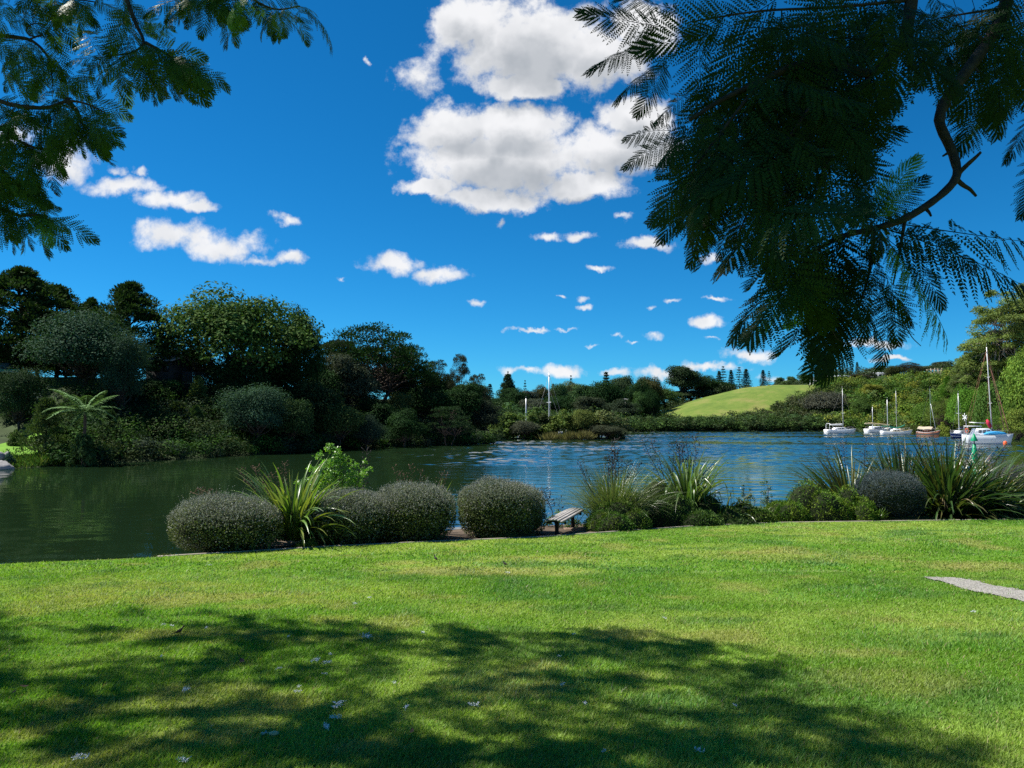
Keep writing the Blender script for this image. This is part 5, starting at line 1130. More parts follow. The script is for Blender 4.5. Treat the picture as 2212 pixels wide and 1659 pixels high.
# ------------------------------------------------------------------ bench
SEAT = plain('weathered_slats', (.27, .255, .24), .75, .3, var=.3, scale=6, bmp=.004)
b1, b2 = np.array(ex(556.5, .38)), np.array(ex(572.3, 1.55)); ctr = (b1+b2)/2; dirb = nrm(b2-b1)
zb_ = [bpt(*b1)[2], bpt(*b2)[2]]; zs = W(555.5, 518.2, b1[1])[2]
t = thing('park_bench', 'backless weathered slatted bench on two dark posts facing the river', 'bench', (ctr[0], ctr[1], min(zb_)), math.atan2(dirb[1], dirb[0])); hs = zs-min(zb_); Lg = np.linalg.norm(b2-b1)
SL = MB(); 
for i, v in enumerate(np.linspace(-.165, .165, 6)):
    z = hs-.55*v*v*2.2; tl = -2.2*v*1.1
    SL.box((-Lg/2-.27, -.0285, -.016), (Lg/2+.27, .0285, .016), M=Matrix.Translation((0, v, z)) @ Matrix.Rotation(math.atan(tl*.5), 4, 'X'))
SL.build('seat', SEAT, t)
for s_, zz in ((-1, zb_[0]), (1, zb_[1])):
    x0 = s_*Lg/2; MB().box((x0-.045, -.03, zz-min(zb_)-.2), (x0+.045, .03, hs-.055)).build('leg', DARKWOOD, t)
    ar = np.array([[(x0-.035+k*.07, v, hs-.55*v*v*2.2-.022-q) for v, q in [(vv, 0) for vv in np.linspace(-.19, .19, 9)]+[(vv, .05) for vv in np.linspace(.19, -.19, 9)]] for k in (0, 1)])
    MB().loft(ar).build('bracket', DARKWOOD, t)
o = MB().box((-.24, -.12, -.05), (.24, .12, .045)).build('footing_slab', plain('brown_slab', (.20, .14, .10), .9, .2, var=.3)); o.location = tuple(bpt(*(b2+np.array([.05, -.12])))); o.rotation_euler = (0, 0, .2); tag(o, 'flat brown slab on the ground at the far bench post', 'slab')

# ------------------------------------------------------------------ birds, feathers and fallen bits on the lawn
def bird(px, py, size, rz, lab, body, pose=0.):
    p = lpt(px, py); t = thing('bird', lab, 'bird', (p[0], p[1], p[2]+.004), rz, 'birds on the lawn'); s = size; mb = MB(); ax = [(-.62, .58-pose*.3, .05), (-.45, .62-pose*.2, .15), (-.2, .70, .24), (.08, .80, .27), (.28, .98+pose*.1, .20), (.36, 1.16+pose*.2, .155), (.44, 1.28+pose*.25, .165), (.54, 1.30+pose*.25, .11), (.60, 1.29+pose*.25, .045)]
    n = 12; ringl = []
    for (x, z, q) in ax: ringl.append([(x*s, q*s*.9*math.cos(a), z*s+q*s*math.sin(a)) for a in np.arange(n)*2*math.pi/n])
    mb.loft(ringl); mb.build('body', body, t, shade=True)
    MB().loft(np.array([[(-.55*s, -.07*s, .60*s), (-.55*s, .07*s, .60*s), (-.55*s, .07*s, .56*s), (-.55*s, -.07*s, .56*s)], [(-1.1*s, -.09*s, .46*s), (-1.1*s, .09*s, .46*s), (-1.1*s, .09*s, .43*s), (-1.1*s, -.09*s, .43*s)]])).build('tail', body, t)
    MB().tube([(.60*s, 0, (1.29+pose*.25)*s), (.80*s, 0, (1.25+pose*.25)*s)], [.045*s, .006*s], 6).build('beak', simple('beak_horn', (.35, .22, .05)), t)
    for sg in (-1, 1):
        MB().loft(np.array([[(x*s, sg*(q+.012)*s, z*s+dz*s) for dz in (-.12*k, .12*k)]+[(x*s, sg*(q-.02)*s, z*s+dz*s) for dz in (.12*k, -.12*k)] for x, z, q, k in ((.15, .86, .24, .7), (-.1, .78, .26, 1.2), (-.4, .68, .17, .8), (-.75, .58, .06, .25))])).build('wing', body, t)
        MB().tube([(.02*s, sg*.10*s, .6*s), (.05*s, sg*.11*s, .3*s), (0, sg*.11*s, 0), (.14*s, sg*.11*s, -.0*s)], .025*s, 5).build('leg', simple('bird_leg', (.3, .2, .07)), t)
        MB().loft(np.array([[(.47*s+.028*s*math.cos(a), sg*(.115+.02*k)*s, (1.33+pose*.25)*s+.028*s*math.sin(a)) for a in np.arange(6)*1.047] for k in (0, 1)])).build('eye', simple('bird_eye', (.01, .01, .01), .1), t)
DB = plain('dark_plumage', (.035, .028, .024), .7, .3, var=.4, scale=60); BB = plain('brown_plumage', (.16, .075, .04), .8, .2, var=.4, scale=60)
bird(435.3, 562.3, .062, 2.35, 'small dark bird with its head raised facing left on the lawn', DB, .6); bird(504.5, 567.0, .06, 2.6, 'small dark hunched bird on the lawn to the right of the other dark bird', DB, -.1)
bird(180, 637.5, .060, .6, 'small brown bird standing in the tree shade at the left of the lawn', BB, .1)
FEA = plain('white_feather', (.75, .76, .78), .8, .2)
def feather(px, py, size, seed):
    r = rs(seed); p = lpt(px, py); mb = MB(); n = 46; s_ = r.rand(n); c = np.stack([(s_-.5)*size*1.3, r.normal(size=n)*size*.12, .018+.35*size*r.rand(n)], 1)
    T = np.stack([r.normal(size=n)*.6+.6, np.where(r.rand(n) < .5, -1, 1)*r.uniform(.5, 1.2, n), r.uniform(.1, .8, n)], 1); size = size*.8; mb.quads(leaves(c, T, randdir(r, n), size*r.uniform(.3, .55, n), np.full(n, size*.10)), np.ones(3))
    mb.tube([(-size*.8, 0, .012), (0, 0, .02+size*.12), (size*.7, 0, .02)], size*.03, 4)
    o = mb.build('feather', FEA); o.location = (p[0], p[1], p[2]+.002); o.rotation_euler = (0, 0, r.rand()*6.28)
    tag(o, 'fluffy white feather lying on the grass', 'feather', 'white feathers scattered over the lawn')
for i, (px, py, s) in enumerate(((355, 607, .045), (366, 640.5, .075), (317, 664, .05), (327, 667, .05), (312, 665, .03), (338, 712, .075), (336, 724, .05), (327, 734, .045), (186, 694.5, .05), (298, 697, .035), (299, 691.5, .03), (80, 764, .06), (474, 711, .05), (406, 714, .04), (172, 629.5, .035), (163, 628, .03), (206, 631.5, .03), (278, 672.5, .035), (161.5, 659, .03), (325, 678, .03), (699, 757.5, .045), (604, 759, .03), (585, 708, .03), (559, 659, .03), (974, 614, .05), (563, 688, .035), (665, 620, .035), (423, 635.5, .045), (394, 687, .03), (210, 567, .045), (369, 600, .035), (288, 640, .025), (330, 658, .03), (735, 709, .025), (508, 574, .05), (574, 636, .03), (265, 739, .03), (183, 767, .05))): feather(px, py, s, 300+i)
def dry_leaf(px, py, size, seed, col):
    r = rs(seed); p = lpt(px, py); mb = MB(); s = np.linspace(-1, 1, 8); w = (1-s*s)*.38
    mb.grid(np.stack([np.stack([s, -w, .25*s*s+.18*w], 1), np.stack([s, 0*s, .25*s*s], 1), np.stack([s, w, .25*s*s+.25*w], 1)], 1)*size*.5)
    o = mb.build('fallen_leaf', col); o.location = (p[0], p[1], p[2]+.02); o.rotation_euler = (.2, .1, r.rand()*6.28); tag(o, 'dark curled dead leaf lying on the lawn', 'leaf', 'dead leaves on the lawn')
BRL = plain('dead_leaf', (.06, .04, .025), .8, .2, var=.4, scale=40)
for i, (px, py, s) in enumerate(((142, 616, .06), (127, 623.5, .05), (112, 630, .05), (24, 690, .06), (14, 696, .05), (620, 580, .06), (242, 664, .09), (1020, 666, .05), (459, 648, .06), (412, 738, .06))): dry_leaf(px, py, s, 500+i, BRL)
p = lpt(265, 739); o = MB().loft(np.array([[(.03*math.sin(a)*math.cos(b), .022*math.sin(a)*math.sin(b), .012-.012*math.cos(a)) for b in np.arange(10)*.628] for a in np.linspace(.05, 3.09, 7)])).build('pale_seed_pod', simple('pale_pod', (.45, .40, .2))); o.location = (p[0]+.05, p[1], p[2]+.01); tag(o, 'pale flat seed pod on the shaded grass near the bottom of the lawn', 'seed pod')

# ------------------------------------------------------------------ jacaranda trees overhead
JL = leafmat('jacaranda_leaf', .32, .5, .14)
def frond_quads(seed, npairs=15, L=.42, plen=.105, nleaf=15, droop=.9, lod=0, spread=1.15):
    r = rs(seed); Q, Cc = [], []
    m = 24; s = np.linspace(0, 1, m); ang = -droop*s**1.4; ds = L/(m-1)
    X = np.concatenate([[0], np.cumsum(np.cos(ang[:-1]))*ds]); Z = np.concatenate([[0], np.cumsum(np.sin(ang[:-1]))*ds])
    Yb = .05*L*np.sin(s*2.5)*r.normal()
    ctr = np.stack([X, Yb, Z], 1)
    tb = MB(); tb.tube(ctr, np.linspace(.0022, .0008, m), 3, (.55, .6, .35), cap=False)
    for i in range(npairs):
        t = .13+.87*i/(npairs-1); k = min(int(t*(m-1)), m-2); f = t*(m-1)-k; p = ctr[k]*(1-f)+ctr[k+1]*f; tg = nrm(ctr[k+1]-ctr[k]); up = np.array([-tg[2], 0, tg[0]])
        for sg in (-1, 1):
            if r.rand() < .03: continue
            ph = (spread-.75*t**2.2)*(1+.08*r.normal()); D = tg*math.cos(ph)+np.array([0, sg, 0])*math.sin(ph); D = nrm(D+up*r.normal()*.13-np.array([0, 0, .22+.1*r.rand()]))
            ln = plen*(.62+.5*math.sin(math.pi*min(1, t*.85+.12)))*(1-.35*t**4)*(1+.08*r.normal())
            S = nrm(np.cross(up, D)); U = np.cross(D, S)
            if lod:
                w = plen*.13; Q.append(np.array([[p, p+D*ln*.5-S*w, p+D*ln, p+D*ln*.5+S*w]])); Cc.append(np.ones((1, 3))*r.uniform(.8, 1.2)); continue
            tt = np.linspace(.07, 1, nleaf); bend = -.16*ln*tt**2
            P = p+D*(tt*ln)[:, None]+np.array([0, 0, 1.])*bend[:, None]; l = plen*.135*np.sin(np.pi*np.clip(tt*.80+.16, 0, 1))**.6+plen*.02
            for s2 in (-1, 1):
                T = nrm(D*.62+S*s2*.85+r.normal(size=(nleaf, 3))*.06-U*.12); Q.append(leaves(P, T, np.tile(U, (nleaf, 1))+.12*r.normal(size=(nleaf, 3)), l*(15/nleaf)**.5, l*.42*(15/nleaf)**1.2)); Cc.append(np.ones((nleaf, 3))*(.85+.3*r.rand(nleaf))[:, None])
            Q.append(leaves(P[-1:], D[None], U[None], np.array([plen*.13]), np.array([plen*.05]))); Cc.append(np.ones((1, 3)))
            w = .0005; Q.append(np.array([[p-S*w, P[-1]-S*w*.5, P[-1]+S*w*.5, p+S*w]])); Cc.append(np.ones((1, 3))*.8)
    return tb, np.concatenate(Q), np.concatenate(Cc)
FR = []
for k in range(6):
    tb, q, c = frond_quads(900+k, 13+k % 4, .42, .105+.008*(k % 3), 13, (.35, .7, 1.1, .5, .9, .2)[k]); tb.quads(q, c); FR.append((tb, tb.mesh('frond', JL)))
RCOL = (.024, .056, .010)  # right tree's leaf green, darkened in the colour to look backlit
FR2 = []
for k in range(5):
    tb, q, c = frond_quads(930+k, 11+k % 3, .42, .12, 9, (.35, .7, 1.1, .5, .9)[k]); tb.quads(q, c); FR2.append((tb, tb.mesh('frond', JL)))
LOD = [frond_quads(950+k, 13, .45, .12, 1, (.4, .8, 1.2)[k], 1) for k in range(3)]
def fmat(P, D, up, s, roll=0.):
    X_ = nrm(np.array(D)); Y_ = nrm(np.cross(up, X_)); Z_ = np.cross(X_, Y_)
    c, q = math.cos(roll), math.sin(roll); Y2, Z2 = Y_*c+Z_*q, Z_*c-Y_*q
    return Matrix(((X_[0]*s, Y2[0]*s, Z2[0]*s, P[0]), (X_[1]*s, Y2[1]*s, Z2[1]*s, P[1]), (X_[2]*s, Y2[2]*s, Z2[2]*s, P[2]), (0, 0, 0, 1)))
def arr(Mx): return np.array(Mx)
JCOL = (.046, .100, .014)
class Fronds:
    def __init__(s, t, seed, FR=FR, col=JCOL): s.FR = FR; s.col = col; s.t = t; s.r = rs(seed); s.n = 0; s.rest = MB()
    def put(s, P, D, sc_, up=None, roll=None, v=None, bright=1.0):
        r = s.r; v = r.randint(len(s.FR)) if v is None else v
        up = np.array([0, -.85, .5])+.28*r.normal(size=3) if up is None else np.array(up, float)
        Mx = fmat(P, D, up, sc_, r.normal()*.45 if roll is None else roll)
        if s.n < 100:
            o = put('frond', s.FR[v][1], s.t, np.array(s.col)*bright*r.uniform(.8, 1.2)); o.matrix_basis = Matrix.Translation(-s.t.location) @ Mx; s.n += 1
        else:
            tb = s.FR[v][0]; A = arr(Mx); k = s.rest
            vv = np.concatenate(tb.v) @ A[:3, :3].T+A[:3, 3]-np.array(s.t.location)
            k.v.append(vv); k.c.append(np.concatenate(tb.c)); k.l.append(np.concatenate(tb.l)+k.k); k.n.append(np.concatenate(tb.n)); k.k += len(vv)
    def px(s, a, b, d0, d1, **kw):      # frond from pixel a at depth d0 to pixel b at depth d1
        P, T = W(*a, d0), W(*b, d1); s.put(P, T-P, np.linalg.norm(T-P)/.40, **kw)
    def done(s):
        if s.rest.v: s.rest.build('foliage', JL, s.t, color=s.col)['kind'] = 'stuff'
def branch(t, pts, r0, r1, name='branch', n=8):
    pts = np.array(pts, float); m = len(pts); u = np.linspace(0, m-1, (m-1)*5+1); P = np.stack([np.interp(u, np.arange(m), pts[:, k]) for k in range(3)], 1)
    for _ in range(4): P[1:-1] = .25*P[:-2]+.5*P[1:-1]+.25*P[2:]
    rr = np.linspace(r0, r1, len(P))*(1+.10*np.sin(np.arange(len(P))*2.1)*np.random.RandomState(len(P)).rand(len(P)))
    MB().tube(P-np.array(t.location), rr, n).build(name, BARKJ, t, shade=True); return P
BARKJ = plain('jacaranda_bark', (.045, .036, .03), .9, .2, var=.45, scale=30, bmp=.004)
k_ = .4629
def dp(x, y): return (x*k_, y*k_)
# --- right tree
loc = (4.6, .6, float(lawn_z(4.6, .6))-.1); RT = thing('jacaranda_tree', 'nearest overhanging jacaranda with dense dark fern-like fronds across the upper right', 'tree', loc)
branch(RT, [loc, (4.55, .65, 3.6), (4.35, .9, 5.2), (4.0, 1.2, 6.2)], .20, .12, 'trunk', 12)
A_ = [(4.0, 1.2, 6.2), (3.1, 2.0, 6.1), W(1012, -70, 2.55), W(1008, 8, 2.5), W(986, 46, 2.45), W(959, 81, 2.4), W(942.5, 104, 2.38), W(938, 123, 2.36), W(951, 148, 2.34), W(960, 176, 2.3), W(940, 197, 2.25), W(905, 220, 2.2), W(873, 229, 2.15), W(840, 236, 2.1), W(812, 252, 2.05)]
branch(RT, A_, .025, .006); branch(RT, [W(958, 174, 2.3), W(968, 164, 2.28), W(975, 158, 2.27), W(981, 152, 2.26)], .008, .004); branch(RT, [W(957, 180, 2.3), W(964, 186, 2.3), W(970, 189, 2.31), W(976, 196, 2.32)], .008, .004)
B_ = [(4.0, 1.2, 6.2), (2.6, 2.0, 6.0), W(918, -70, 2.45), W(912, 0, 2.4), W(905, 42, 2.35), W(886, 62, 2.3), W(868, 76, 2.3), W(841, 65, 2.25), W(800, 62, 2.2), W(760, 82, 2.15), W(720, 100, 2.1), W(690, 120, 2.05)]
branch(RT, B_, .026, .005); branch(RT, [W(868, 76, 2.3), W(866, 88, 2.29), W(871, 94, 2.29)], .01, .006)
limbs = [A_[2:], B_[2:], [W(841, 65, 2.25), W(800, 120, 2.1), W(765, 175, 2.0), W(740, 230, 1.95)], [W(868, 76, 2.3), W(842, 130, 2.2), W(815, 190, 2.15), W(790, 250, 2.05)], [W(873, 229, 2.15), W(872, 262, 2.1), W(862, 300, 2.05), W(850, 322, 2.0)],
         [W(905, 220, 2.2), W(900, 250, 2.2), W(893, 285, 2.15)], [W(760, 82, 2.15), W(715, 140, 2.0), W(690, 175, 1.95)], [W(912, 0, 2.4), W(830, 8, 2.3), W(760, 10, 2.2), W(690, 22, 2.1)], [W(1008, 8, 2.5), W(975, 12, 2.5), W(940, 18, 2.5)], [W(1020, -40, 2.6), W(1030, 40, 2.6), W(1035, 90, 2.6)]]
for l in limbs[2:]: branch(RT, l, .0055, .002, n=6)
for (a, b, d) in (((943, 110), (951, 104), 2.38), ((987, 46), (980, 36), 2.45), ((951, 150), (943, 156), 2.34), ((925, 208), (931, 216), 2.23), ((893, 224), (888, 214), 2.18), ((971, 66), (979, 72), 2.42)): branch(RT, [W(*a, d), W((a[0]+b[0])/2+1, (a[1]+b[1])/2, d-.01), W(*b, d-.02)], .006, .003, 'twig', 6)
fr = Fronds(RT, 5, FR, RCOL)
MASS = np.array([(1280, -80), (1280, 180), (1350, 300), (1350, 380), (1425, 400), (1395, 485), (1445, 530), (1470, 580), (1590, 600), (1620, 720), (1750, 725), (1750, 815), (1805, 805), (1850, 745), (1900, 735), (1920, 795), (1945, 790), (1955, 700), (2095, 705), (2080, 640), (1965, 560), (1955, 250), (1905, 130), (1970, 160), (2050, 210), (2150, 320), (2230, 330), (2230, -80)], float)*k_
def to_px(P):
    q = np.array(P)-[0, 0, EYE]; zc = q[1]*CT+q[2]*ST; return 512+FPX*q[0]/zc, 384-FPX*(-q[1]*ST+q[2]*CT)/zc
EXPL = [((1430, 90), (1283, 108)), ((1440, 60), (1288, 8)), ((1450, 120), (1328, 185)), ((1480, 30), (1350, -30)), ((1440, 130), (1385, 235)), ((1500, 290), (1352, 292)), ((1490, 300), (1360, 350)), ((1500, 315), (1425, 380)), ((1530, 380), (1398, 475)), ((1530, 400), (1450, 500)), ((1550, 410), (1478, 560)), ((1580, 430), (1525, 575)),
 ((1650, 460), (1590, 575)), ((1620, 430), (1560, 545)), ((1720, 550), (1575, 690)), ((1740, 560), (1622, 705)), ((1750, 560), (1672, 715)), ((1770, 590), (1705, 695)), ((1790, 600), (1765, 695)), ((1835, 640), (1755, 805)), ((1850, 650), (1795, 790)), ((1830, 560), (1830, 735)), ((1905, 620), (1920, 785)), ((1890, 560), (1880, 715)), ((1925, 600), (1935, 735)), ((1800, 640), (1780, 760)),
 ((1895, 490), (2205, 590)), ((1915, 480), (2225, 478)), ((1905, 505), (2075, 695)), ((1915, 515), (2040, 640)), ((1880, 480), (1965, 350)), ((1890, 485), (1990, 385)), ((1855, 430), (1850, 215)), ((1870, 440), (1880, 250)), ((1885, 160), (1900, 300)), ((1840, 330), (1875, 440)),
 ((2050, 50), (1965, 160)), ((2010, 10), (1995, 160)), ((2085, 30), (2045, 210)), ((2180, -10), (2050, 130)), ((2185, 90), (2130, 240)), ((2210, 110), (2180, 265)), ((2240, 240), (2168, 325)), ((2140, 170), (2075, 305)), ((2165, 190), (2112, 295)), ((2250, 60), (2190, 235)), ((1960, 0), (1985, 140)), ((2120, 20), (2100, 200)), ((1900, 20), (1950, 160)), ((2000, -20), (2120, 90)), ((2240, 330), (2212, 450)), ((2110, 70), (2160, 210)), ((2230, 20), (2215, 190)), ((1985, 15), (2060, 120)), ((2040, 10), (2010, 120)), ((2100, 0), (2140, 130)), ((2160, 30), (2100, 160)), ((2200, 60), (2230, 210)), ((1930, 10), (1970, 110)), ((2060, 0), (2110, 110)), ((2215, 150), (2140, 270)),
 ((1840, 540), (1880, 680)), ((1860, 520), (1960, 640)), ((1800, 560), (1840, 700)), ((1760, 540), (1790, 660)), ((1700, 520), (1690, 640)), ((1680, 500), (1630, 620)), ((1930, 500), (2120, 560)), ((1870, 500), (1990, 560)), ((1790, 520), (1730, 600)), ((1750, 480), (1660, 560)), ((1650, 420), (1640, 540)), ((1600, 380), (1530, 470)), ((1560, 330), (1460, 420)), ((1560, 250), (1440, 320)), ((1540, 180), (1420, 250))]
for i, (a, b) in enumerate(EXPL):
    d = fr.r.uniform(1.9, 2.35) if a[0] < 1960 else fr.r.uniform(2.4, 2.8); v = (0, 3, 5)[fr.r.randint(3)]
    fr.px(dp(*a), dp(*b), d, d+fr.r.uniform(-.12, .10), bright=(5.0 if i in (16, 17, 30, 28) else .85), v=v, roll=(fr.r.normal()*.3))  # a few fronds get a much brighter leaf colour to look sunlit
# fill: tufts along the limbs inside the mass
for li, l in enumerate(limbs):
    l = np.array(l); seg = np.linalg.norm(np.diff(l, axis=0), axis=1).sum(); m = int(seg/.044*(1.0 if li in (1, 2, 3, 6, 7) else .16 if li in (4, 5) else .42))
    for _ in range(m):
        u = fr.r.rand()*(len(l)-1); k = int(u); p = l[k]+(l[k+1]-l[k])*(u-k)
        if li == 0 and (k < 6 or u < 9): 
            if u > 2.2: continue
        D = np.array([fr.r.normal(-.25, .6), fr.r.normal(-.1, .5), fr.r.normal(-.75, .40)])
        if li in (8, 9): D = np.array([fr.r.normal(0, .6), fr.r.normal(-.1, .5), -.7])
        q = (p-[0, 0, EYE])/p[1]; pxl = 512+q[0]*FPX
        if 930 < pxl < 1000 and p[2] < W(960, 70, p[1])[2]: continue
        s_ = fr.r.uniform(.65, 1.05); p = p+fr.r.normal(size=3)*.04; ok = True
        for f in (.5, 1.):
            a, b = to_px(p+nrm(D)*.40*s_*f)
            if float(seg_dist(np.array([a]), np.array([b]), MASS)[0]) > 0: ok = False
        if ok: fr.put(p, D, s_, bright=fr.r.uniform(.6, 1.05))
fr.done()
# thin bare rachis hanging at the lower right of the mass
branch(RT, [W(898, 300, 2.15), W(903, 322, 2.15), W(912, 338, 2.15), W(921, 346, 2.15)], .0022, .001, 'leaf_stalk', 4); branch(RT, [W(828, 312, 2.0), W(835, 340, 2.0), W(852, 345, 2.0)], .0018, .001, 'leaf_stalk', 4)
rr_ = rs(321); RC = MB(); k = 0  # unseen upper crown, added to block sky light from the fronds below
while k < 450:
    P = np.array([rr_.uniform(-.6, 6.5), rr_.uniform(-2.5, 3.4), rr_.uniform(5.3, 7.6)])
    if P[1] > 0 and (P[2]-.45-EYE)/P[1] < .60: continue
    tb, q, c = LOD[rr_.randint(3)]; a = rr_.rand()*6.28; A = arr(fmat(P, (math.cos(a), math.sin(a), -.25), (0, 0, 1), rr_.uniform(.8, 1.2), rr_.normal()*.3)); RC.quads(q @ A[:3, :3].T+A[:3, 3]-np.array(loc), c); k += 1
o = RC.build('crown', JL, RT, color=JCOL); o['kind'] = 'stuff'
# --- left tree: visible sprays and the shading canopy
loc = (-6.6, 2.6, float(lawn_z(-6.6, 2.6))-.1); LT = thing('jacaranda_tree', 'jacaranda whose thin branches and lighter sprays hang into the upper left corner', 'tree', loc)
tp = np.array([-6.3, 2.9, 5.6]); branch(LT, [loc, (-6.6, 2.7, 3.4), (-6.45, 2.8, 4.6), tp], .26, .17, 'trunk', 12)
LB = [[tp, W(-60, 20, 5.), W(-5, 35, 5.), W(14, 37, 5), W(30, 39, 5), W(42, 48, 5), W(50, 60, 5), W(53, 86, 5)], [W(-60, 60, 5.1), W(-10, 98, 5.), W(14, 106, 4.95), W(48, 109, 4.9), W(67, 100, 4.9), W(86, 103, 4.85), W(104, 112, 4.8)], [W(67, 100, 4.9), W(78, 112, 4.9), W(80, 122, 4.9), W(92, 132, 4.9)],
      [W(60, -90, 5.2), W(120, -20, 5.1), W(127, 0, 5.), W(136, 25, 5), W(146, 43, 4.95), W(134, 53, 4.9), W(111, 56, 4.9)], [W(-60, 190, 5.2), W(-10, 203, 5.), W(12, 213, 5), W(22, 216.5, 5), W(35, 214, 5), W(50, 220, 5)], [W(-60, 110, 5), W(-8, 120, 5), W(15, 140, 5), W(40, 150, 5), W(60, 146, 5)],
      [W(120, -120, 5.4), W(200, -60, 5.3), W(240, -20, 5.2), W(252, 0, 5.2), W(276, 11, 5.2), W(300, 6, 5.2)], [W(146, 43, 4.95), W(160, 50, 4.9), W(180, 62, 4.85)], [W(-60, -40, 5), W(10, -20, 5), W(50, -5, 5), W(95, 2, 5)], [W(-60, 130, 5), W(-10, 160, 5), W(10, 178, 5), W(22, 185, 5)], [W(240, -20, 5.2), W(215, -6, 5.2), W(190, -2, 5.2)]]
branch(LT, [tp, (-5.6, 3.6, 6.3), W(-60, 20, 5.)], .08, .03)
for i, l in enumerate(LB): branch(LT, l, .020 if i < 6 else .014, .004, n=6)
# curled twig loop
cw = W(36, 30, 5); th = np.linspace(.3, 5.6, 14); branch(LT, [W(30, 39, 5)]+[cw+np.array([math.cos(a)*.065, 0, math.sin(a)*.045]) for a in th[::-1]], .006, .003, n=5)
fl = Fronds(LT, 9, FR2)
EXL = [((140, 45), (202, 80)), ((150, 45), (203, 55)), ((155, 52), (190, 84)), ((150, 55), (166, 86)), ((146, 40), (150, 12)), ((140, 30), (172, 18)), ((130, 20), (112, 40)), ((125, 5), (118, 50)), ((134, 53), (140, 80)), ((120, 58), (125, 95)), ((100, 56), (80, 10)), ((112, 58), (68, 55)), ((110, 60), (92, 88)), ((120, 60), (110, 92)), ((52, 60), (58, 95)), ((50, 60), (30, 88)), ((45, 50), (10, 70)), ((30, 40), (0, 60)), ((52, 85), (62, 118)), ((40, 70), (30, 95)), ((52, 30), (58, 78)), ((20, 8), (60, 8)), ((0, 5), (28, 22)), ((55, 0), (50, 38)), ((60, 5), (30, 12)), ((10, 0), (-5, 30)),
 ((80, 100), (128, 112)), ((86, 103), (110, 135)), ((100, 110), (108, 140)), ((90, 115), (92, 146)), ((70, 105), (60, 140)), ((60, 108), (38, 140)), ((45, 112), (66, 95)), ((30, 108), (45, 88)), ((20, 108), (0, 130)), ((80, 122), (78, 140)), ((50, 112), (20, 145)), ((92, 132), (96, 148)), ((30, 110), (8, 120)),
 ((15, 140), (50, 165)), ((30, 145), (62, 160)), ((40, 150), (70, 150)), ((20, 140), (20, 170)), ((40, 152), (50, 168)), ((0, 130), (-5, 165)), ((10, 145), (30, 180)), ((5, 150), (10, 185)), ((50, 148), (60, 168)), ((10, 178), (44, 190)), ((0, 175), (30, 195)), ((-5, 170), (5, 205)), ((22, 185), (42, 200)),
 ((30, 214), (62, 218)), ((40, 216), (50, 236)), ((35, 214), (28, 228)), ((22, 216), (55, 205)), ((46, 220), (48, 240)), ((-6, 195), (30, 205)), ((30, 212), (10, 195)), ((45, 218), (60, 226)),
 ((245, -5), (220, 12)), ((252, 0), (235, 30)), ((262, 6), (258, 22)), ((275, 10), (282, 30)), ((280, 8), (300, 20)), ((290, 6), (316, 2)), ((250, -5), (280, 0)), ((215, -6), (196, 6)), ((276, 8), (268, 28)), ((230, -10), (210, 10)), ((265, 0), (300, -5)), ((190, -2), (165, 8)), ((240, -8), (228, 36)), ((285, 6), (281, 28)),
 ((20, 60), (0, 85)), ((10, 45), (5, 80)), ((0, 60), (20, 90)), ((60, 90), (85, 70)), ((95, 2), (120, 10)), ((90, 0), (70, 20)), ((5, 20), (40, 30)), ((130, 53), (160, 78)), ((160, 50), (178, 78)), ((175, 60), (200, 66)), ((20, 165), (-8, 180))]
for i, (a, b) in enumerate(EXL):
    dd = fl.r.uniform(4.8, 5.15); fl.px(a, b, dd, dd+fl.r.uniform(-.15, .15), bright=(2.0 if i in (4, 5, 60, 61, 62, 63, 64, 28, 53) else 1.1))  # chosen sprays are coloured lighter so they look sunlit
for l in LB:
    l = np.array(l)
    for _ in range(16):
        u = fl.r.uniform(1.0, len(l)-1); k = min(int(u), len(l)-2); p = l[k]+(l[k+1]-l[k])*(u-k); fl.put(p, np.array([fl.r.normal(0, .7), fl.r.normal(0, .5), -.55]), fl.r.uniform(.5, .85), bright=fl.r.uniform(.8, 1.5))
fl.done()
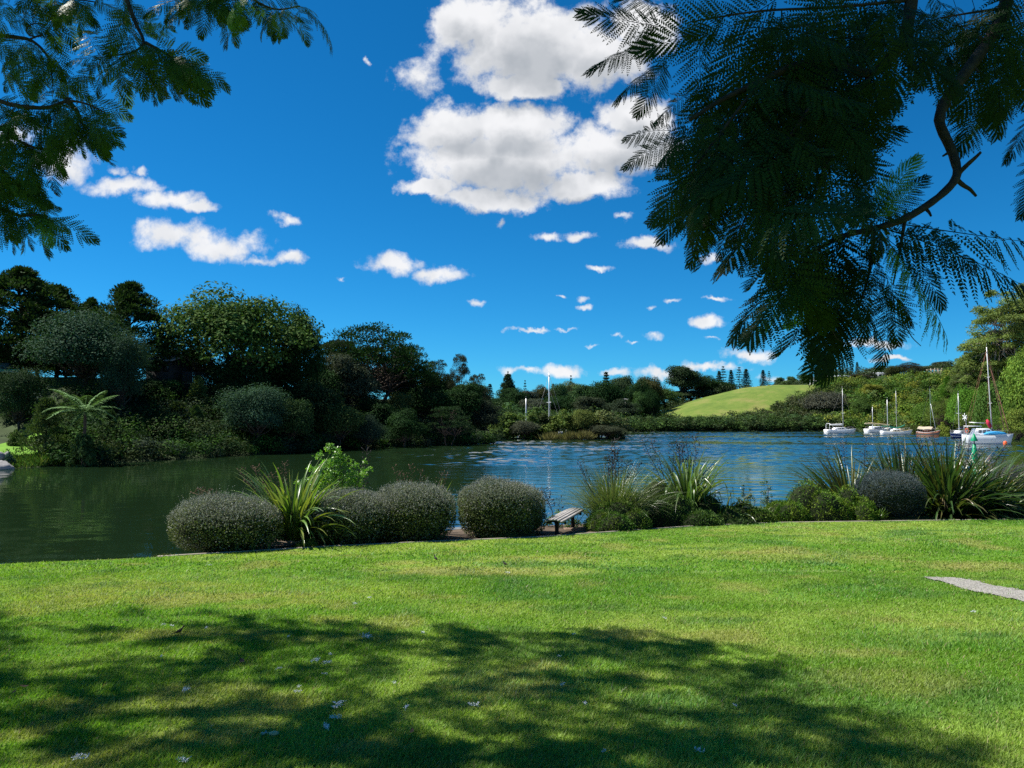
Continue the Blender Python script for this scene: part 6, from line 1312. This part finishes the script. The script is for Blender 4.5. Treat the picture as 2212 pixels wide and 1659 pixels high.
# shading crown above the frame
SHP = np.array([(-200, 618), (0, 621), (40, 622), (62, 634), (90, 627), (116, 620), (174, 614), (222, 613), (278, 621), (289, 628), (393, 632), (512, 631), (600, 632), (674, 641), (767, 655), (795, 668), (836, 686), (778, 694), (859, 714), (929, 731), (975, 745), (1024, 764), (1130, 830), (1100, 1100), (-300, 1100)], float)
GAPS = [(143, 660, 28, 7), (92, 676, 32, 9), (197, 713, 34, 17), (278, 676, 20, 9), (287, 703, 18, 7), (382, 687, 45, 16), (440, 662, 44, 18), (394, 703, 30, 9), (69, 708, 20, 7), (42, 731, 30, 10), (486, 716, 30, 12), (535, 655, 40, 9), (605, 674, 60, 8), (679, 697, 36, 9), (720, 714, 40, 9), (616, 727, 50, 11), (340, 655, 22, 6), (165, 745, 24, 6), (530, 690, 26, 8), (700, 670, 22, 6), (460, 740, 34, 8), (8, 672, 14, 6), (60, 650, 12, 5), (810, 745, 40, 8)]
r = rs(123); CAN = MB(); cc = []; tries = 0
while len(cc) < 2500 and tries < 120000:
    tries += 1; x, y = r.uniform(-9, 6.5), r.uniform(-1.5, 8.2)
    if y > .35:
        q = np.array([x, y, LZ0-LSL*y-EYE]); zc = q[1]*CT+q[2]*ST; px = 512+FPX*q[0]/zc; py = 384-FPX*(-q[1]*ST+q[2]*CT)/zc
        if float(seg_dist(np.array([px]), np.array([py]), SHP)[0]) > 0: continue
        hit = False
        for (gx_, gy_, a, b) in GAPS:
            if ((px-gx_)/a)**2+((py-gy_)/b)**2 < 1.0+.5*r.normal(): hit = True; break
        if hit: continue
    elif r.rand() < .65: continue
    if float(fbm(np.array(x*1.6), np.array(y*1.6), 5, 3)) > .64: continue
    g = np.array([x, y, LZ0-LSL*y]); z = r.uniform(9.4, 11.2); P = g+SUN*((z-g[2])/SUN[2])
    if P[1] > .2 and (P[2]-.5-EYE)/P[1] < .60: continue
    cc.append(P)
tries = 0; n0 = len(cc)
while len(cc) < n0+350 and tries < 20000:
    tries += 1; g = np.array([r.uniform(.2, 2.0), r.uniform(1.6, 2.7), r.uniform(4.2, 5.3)]); P = g+SUN*((r.uniform(9.6, 11.2)-g[2])/SUN[2])
    if (P[2]-.5-EYE)/P[1] < .60: continue
    cc.append(P)
cc = np.array(cc)
for P in cc:
    tb, q, c = LOD[r.randint(3)]; a = r.rand()*6.28; A = arr(fmat(P, (math.cos(a), math.sin(a), -.25), (0, 0, 1), r.uniform(.75, 1.15), r.normal()*.3)); CAN.quads(q @ A[:3, :3].T+A[:3, 3]-np.array(loc), c)
o = CAN.build('crown', JL, LT, color=JCOL); o['kind'] = 'stuff'
for P in cc[r.permutation(len(cc))[:16]]:
    mid = tp+(P-tp)*.5+np.array([0, -.4 if P[1] > 4 else 0, .9]); branch(LT, [tp, tp+(mid-tp)*.5+[0, 0, .2], mid, P], .06, .015, n=6)
